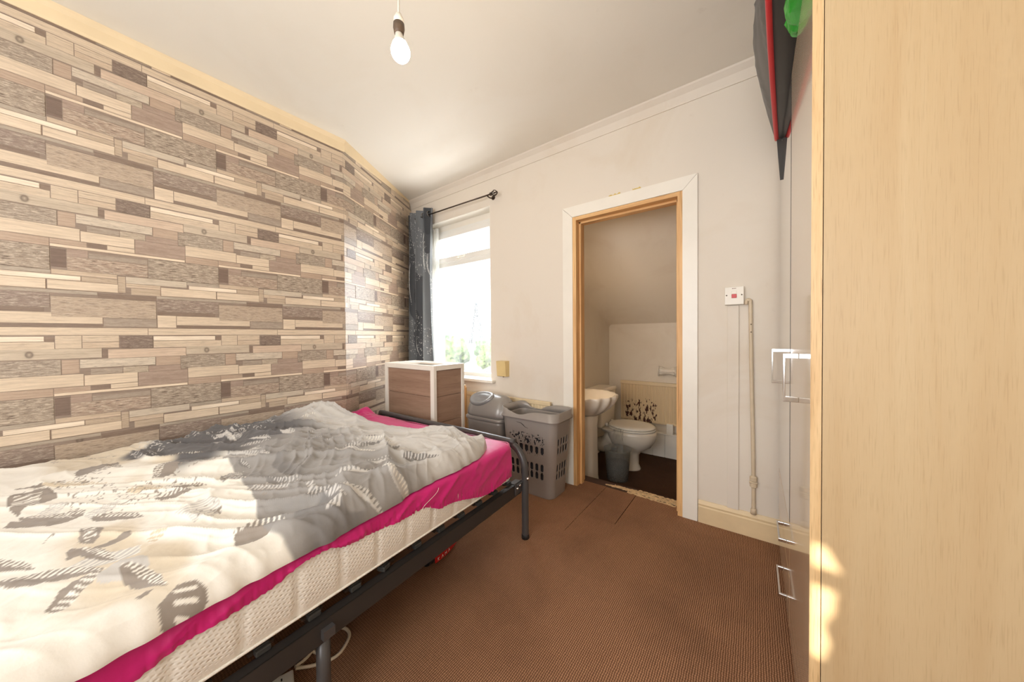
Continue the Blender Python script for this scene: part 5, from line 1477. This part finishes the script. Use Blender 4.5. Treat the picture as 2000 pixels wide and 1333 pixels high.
# worn, unreadable white lettering on the band
mb = MB()
for k, (t, segs_) in enumerate(((0.16, ((0, 0, 0, 1), (0, .5, .6, 1), (0, .5, .6, 0))), (0.25, ((0, 0, .4, 1), (.4, 1, .8, 0), (.15, .4, .65, .4))), (0.34, ((0, 0, 0, 1), (0, 1, .4, .4), (.4, .4, .8, 1), (.8, 1, .8, 0))), (0.44, ((0, 0, .4, 1), (.4, 1, .8, 0), (.15, .4, .65, .4))))):
    for a in segs_:
        def pt(u_, v_):
            tt_ = t + 0.055 * u_; y = -0.13 + 0.26 * tt_; w = 0.048 * (math.sin(PI * min(1, 0.12 + 0.86 * tt_)) ** 0.5) + 0.0025
            return (w, y, 0.013 + 0.014 * v_)
        mb.tube([pt(a[0], a[1]), pt(a[2], a[3])], 0.0011, 4)
mb.obj('lettering', M['whitepr'], sp_)

# ------------------------------------------------------------------ toilet room contents
wc = thing('toilet', 'white ceramic toilet with closed lid beside the rusty radiator', 'toilet', (TX0, 3.13, WF))
# pedestal and bowl lofted from floor to rim (x away from the wall)
def oval(cx, rx0, rx1, ry, z, n=36, pw_=1.0):
    pts = []
    for k in range(n):
        a = 2 * PI * k / n; c_ = math.cos(a); s_ = math.sin(a)
        pts.append((cx + (rx1 if c_ > 0 else rx0) * math.copysign(abs(c_) ** pw_, c_), ry * math.copysign(abs(s_) ** pw_, s_), z))
    return pts
rings = [oval(0.36, 0.11, 0.13, 0.098, 0.0), oval(0.36, 0.11, 0.13, 0.098, 0.012), oval(0.36, 0.095, 0.112, 0.080, 0.05), oval(0.37, 0.095, 0.105, 0.076, 0.14),
         oval(0.38, 0.11, 0.125, 0.088, 0.18), oval(0.385, 0.17, 0.195, 0.135, 0.225), oval(0.39, 0.20, 0.228, 0.172, 0.29), oval(0.39, 0.215, 0.240, 0.186, 0.345), oval(0.39, 0.215, 0.236, 0.184, 0.372), oval(0.39, 0.19, 0.21, 0.16, 0.376)]
MB().loft(rings).obj('bowl', M['porc'], wc)
MB().loft([[(0.17, -0.10, 0.33), (0.17, 0.10, 0.33), (0.34, 0.15, 0.33), (0.34, -0.15, 0.33)], [(0.155, -0.155, 0.374), (0.155, 0.155, 0.374), (0.36, 0.175, 0.374), (0.36, -0.175, 0.374)]], smooth=False).obj('rear_shelf', M['porc'], wc)
mb = MB(); mb.tube(spl([(0.30, 0, 0.30), (0.22, 0.0, 0.25), (0.15, 0.0, 0.18), (0.05, 0, 0.17), (0.0, 0, 0.17)], 6), [0.085] * 8 + [0.075] * 8 + [0.06] * 9, 16); mb.obj('outlet_bend', M['porc'], wc)
def lidring(z, s): return oval(0.40, 0.205 * s, 0.222 * s, 0.183 * s, z)
MB().loft([lidring(0.377, 1.0), lidring(0.390, 1.01), lidring(0.394, 0.99)]).obj('seat', M['wplast'], wc)
MB().loft([lidring(0.396, 0.975), lidring(0.408, 0.985), lidring(0.416, 0.94), lidring(0.420, 0.75), lidring(0.421, 0.2)]).obj('seat_lid', M['wplast'], wc)
for s in (-1, 1): MB().tube([(0.195, s * 0.075, 0.385), (0.195, s * 0.075, 0.412)], 0.013, 12).obj('hinge', M['wplast'], wc)
rings = []
for z, s in ((0.375, 0.86), (0.40, 0.90), (0.55, 0.97), (0.70, 1.0), (0.705, 1.0)):
    rings.append([(0.098 + x, y, z) for x, y in rrect(0, 0, 0.185 * s, 0.44 * s, 0.04, 5)])
MB().loft(rings).obj('cistern', M['porc'], wc)
rings = [[(0.100 + x, y, z) for x, y in rrect(0, 0, 0.20 * s, 0.465 * s, 0.045, 5)] for z, s in ((0.705, 0.98), (0.712, 1.0), (0.728, 1.0), (0.738, 0.94), (0.741, 0.7))]
MB().loft(rings).obj('cistern_lid', M['porc'], wc)
mb = MB(); mb.tube([(0.19, 0.15, 0.645), (0.21, 0.15, 0.645)], 0.012, 12); mb.tube([(0.212, 0.155, 0.645), (0.214, 0.10, 0.64), (0.214, 0.08, 0.638)], 0.006, 8); mb.obj('flush_lever', M['chrome'], wc)

ba = thing('pedestal_basin', 'white shell edged pedestal basin just inside the toilet doorway', 'basin', (TX0, 2.56, WF))
nb_ = 128
def shell(z, s, fl_, dx=0.0):
    pts = []
    for k in range(nb_):
        a = 2 * PI * k / nb_; c_, s_ = math.cos(a), math.sin(a)
        r = 1 + fl_ * (0.5 + 0.5 * math.cos(a * 16)) * (1 if c_ > -0.5 else 0.2)
        x = 0.20 + dx + (0.25 if c_ > 0 else 0.19) * c_ * s * r; y = 0.255 * s_ * s * r
        pts.append((max(0.0, x), y, z))
    return pts
rings = [shell(0.60, 0.42, 0), shell(0.63, 0.62, 0.01), shell(0.67, 0.78, 0.07), shell(0.71, 0.89, 0.10), shell(0.745, 0.95, 0.10), shell(0.765, 0.965, 0.09), shell(0.772, 0.955, 0.075), shell(0.770, 0.95, 0.02), shell(0.755, 0.80, 0.0, 0.02), shell(0.70, 0.66, 0.0, 0.03), shell(0.66, 0.4, 0, 0.03), shell(0.65, 0.08, 0, 0.03)]
MB().loft(rings).obj('bowl', M['porc'], ba)
rings = [[(0.19 + x, y, z) for x, y in rrect(0, 0, 0.19 * s, 0.185 * s, 0.05 * s, 5)] for z, s in ((0, 1.12), (0.03, 1.08), (0.08, 1.0), (0.5, 0.95), (0.61, 1.05))]
MB().loft(rings).obj('pedestal', M['porc'], ba)
MB().cbox((0.0, -0.20, 0.74), (0.085, 0.20, 0.785), 0.012).obj('tap_ledge', M['porc'], ba)
for y in (-0.09, 0.09):
    mb = MB(); mb.lathe([(0.018, 0.785), (0.014, 0.79), (0.012, 0.83), (0.019, 0.845), (0.019, 0.865), (0.0, 0.87)], (0.05, y, 0), 14); mb.tube(spl([(0.05, y, 0.81), (0.09, y, 0.815), (0.12, y, 0.80)], 4), 0.009, 8)
    mb.obj('tap', M['chrome'], ba)
tb = thing('dark_bottle', 'slim dark toothbrush like stick standing at the back of the basin', 'bottle', (TX0 + 0.055, 2.62, WF + 0.787))
MB().lathe([(0.0, 0), (0.014, 0.001), (0.014, 0.06), (0.010, 0.09), (0.006, 0.105), (0.005, 0.125), (0.0, 0.126)], (0, 0, 0), 14).obj('bottle_body', mat('navy_plastic', (34, 36, 48), 0.35), tb)
tb['label'] = 'slim dark bottle standing at the back of the shell edged basin'

def clear_plastic(name, col_, f0, f1):
    m = bpy.data.materials.new(name); m.use_nodes = True
    nt = m.node_tree; nt.nodes.clear()
    o = N(nt, 'ShaderNodeOutputMaterial'); tr_ = N(nt, 'ShaderNodeBsdfTransparent'); tr_.inputs[0].default_value = (0.86, 0.85, 0.82, 1)
    df = N(nt, 'ShaderNodeBsdfPrincipled'); df.inputs['Base Color'].default_value = col_; df.inputs['Roughness'].default_value = 0.2
    mm = N(nt, 'ShaderNodeMixShader'); nt.links.new(ramp(nt, noise(nt, coords(nt), 6, 2), [(0.3, (f0,) * 3 + (1,)), (0.7, (f1,) * 3 + (1,))]), mm.inputs[0])
    nt.links.new(tr_.outputs[0], mm.inputs[1]); nt.links.new(df.outputs[0], mm.inputs[2]); nt.links.new(mm.outputs[0], o.inputs[0])
    return m
tbn = thing('waste_bin', 'translucent grey plastic waste bin in front of the toilet', 'waste bin', (1.386, 2.815, WF))
MB().lathe([(0.0, 0.002), (0.088, 0.002), (0.090, 0.006), (0.108, 0.255), (0.116, 0.262), (0.116, 0.270), (0.106, 0.268), (0.088, 0.010), (0.0, 0.008)], (0, 0, 0), 36).obj('bin_body', clear_plastic('smoky_clear_plastic', RGB(176, 174, 168), 0.22, 0.36), tbn)
MB().lathe([(0.0, 0.012), (0.084, 0.012), (0.094, 0.15), (0.0, 0.155)], (0, 0, 0), 24).obj('bin_liner', clear_plastic('grey_liner', RGB(140, 140, 137), 0.25, 0.45), tbn)
wrp = thing('clear_wrapper', 'crumpled clear plastic wrapper sticking up out of the waste bin', 'wrapper', (1.376, 2.835, WF + 0.16))
A = np.zeros((22, 26, 3))
for i in range(22):
    for j in range(26):
        s, t = j / 25 - 0.5, i / 21
        A[i, j] = (0.13 * s * (1 - 0.35 * t) + 0.02 * t, 0.05 * (float(vnoise(s * 14, t * 9, 160)) - 0.5) + 0.02 * math.cos(s * 5), 0.26 * t + 0.02 * float(vnoise(s * 9 + 5, t * 6, 161)))
MB().grid(A, smooth=False).obj('film', clear_plastic('clear_film', RGB(240, 240, 238), 0.04, 0.22), wrp)

# rust-spotted radiator on the toilet back wall, ribs and spots as real relief
tr2 = thing('toilet_radiator', 'cream ribbed radiator with dark rust spots behind the toilet', 'radiator', (0, TY, 0))
x0, x1, z0, z1 = 1.155, 2.05, 0.135, 0.562
nx = 4 * 26; xs = np.linspace(x0, x1, nx + 1); A = np.zeros((2, nx + 1, 3))
def radiator_mat():
    m, nt, b = _nt('rusting_radiator_enamel')
    tc = N(nt, 'ShaderNodeTexCoord'); sp = N(nt, 'ShaderNodeSeparateXYZ'); nt.links.new(tc.outputs['Object'], sp.inputs[0])
    # rust only low down behind the toilet
    def smooth(sock, a, b2):
        mr = N(nt, 'ShaderNodeMapRange'); mr.interpolation_type = 'SMOOTHSTEP'
        mr.inputs[1].default_value = a; mr.inputs[2].default_value = b2; nt.links.new(sock, mr.inputs[0]); return mr.outputs[0]
    def mul(a, b2):
        n_ = N(nt, 'ShaderNodeMath', operation='MULTIPLY'); nt.links.new(a, n_.inputs[0]); nt.links.new(b2, n_.inputs[1]); return n_.outputs[0]
    f = noise(nt, coords(nt, (38, 1, 17)), 1.0, 3, 0.6)
    zone_ = mul(mul(smooth(sp.outputs['X'], 1.13, 1.22), smooth(sp.outputs['X'], 1.62, 1.50)), smooth(sp.outputs['Z'], 0.455, 0.33))
    ad = N(nt, 'ShaderNodeMath', operation='MULTIPLY_ADD', i_1=0.34); nt.links.new(zone_, ad.inputs[0]); nt.links.new(f, ad.inputs[2])
    msk = ramp(nt, ad.outputs[0], [(0.865, (0, 0, 0, 1)), (0.885, (1, 1, 1, 1))])
    c = mix(nt, msk, RGB(224, 200, 160), RGB(74, 34, 20))
    nt.links.new(c, b.inputs['Base Color']); b.inputs['Roughness'].default_value = 0.45
    return m
M['rust'] = radiator_mat()
for i, x in enumerate(xs):
    y = -0.050 + 0.006 * (1 if (i % 4) in (1, 2) else 0); A[0, i] = (x, y, z0 + 0.01); A[1, i] = (x, y, z1 - 0.03)
mb = MB(); mb.grid(A, smooth=False); mb.cbox((x0, -0.043, z0), (x1, -0.02, z1 - 0.03), 0.002); mb.cbox((x0, -0.054, z0 - 0.004), (x1, -0.030, z0 + 0.018), 0.004)
mb.obj('radiator_panel', M['rust'], tr2)
MB().cbox((x0 - 0.004, -0.060, z1 - 0.036), (x1, -0.012, z1), 0.006).obj('top_grille', M['rad'], tr2)
for x in (1.3, 1.9): MB().box((x, -0.022, 0.2), (x + 0.03, 0.0, 0.5)).obj('wall_bracket', M['rad'], tr2)
vb2 = MB().cbox((1.628, TY - 0.085, 0.05), (1.690, TY - 0.055, 0.150), 0.004).obj('pipe_cover', M['gloss'])
tag(vb2, 'short white upright block standing on the boxing below the ribbed radiator', 'pipe cover')
rh = thing('toilet_roll_holder', 'ornate white ceramic toilet roll holder on the toilet back wall', 'roll holder', (1.635, TY, 0.685))
mb = MB()
for s in (-1, 1):
    mb.lathe([(0.0, 0.0), (0.050, 0.0), (0.054, 0.006), (0.050, 0.013), (0.0, 0.016)], (s * 0.082 - 0.008, -0.056, 0), 20, 'X')
    mb.cbox((s * 0.082 - 0.007, -0.05, -0.030), (s * 0.082 + 0.007, 0.0, 0.030), 0.006)
mb.obj('end_mount', M['porc'], rh)
prf = [(0.0, -0.074), (0.044, -0.073), (0.042, -0.055), (0.030, -0.028), (0.026, 0.0), (0.030, 0.028), (0.042, 0.055), (0.044, 0.073), (0.0, 0.074)]
mb = MB(); n_ = 40; vs = []
for r, h_ in prf:
    for k in range(n_):
        a = 2 * PI * k / n_; rr_ = r * (1 + 0.10 * math.cos(a * 10)); vs.append((h_, -0.056 + rr_ * math.cos(a), rr_ * math.sin(a)))
fs = [(i * n_ + k, i * n_ + (k + 1) % n_, (i + 1) * n_ + (k + 1) % n_, (i + 1) * n_ + k) for i in range(len(prf) - 1) for k in range(n_)]
mb.add(vs, fs, True); mb.obj('roller', M['porc'], rh)
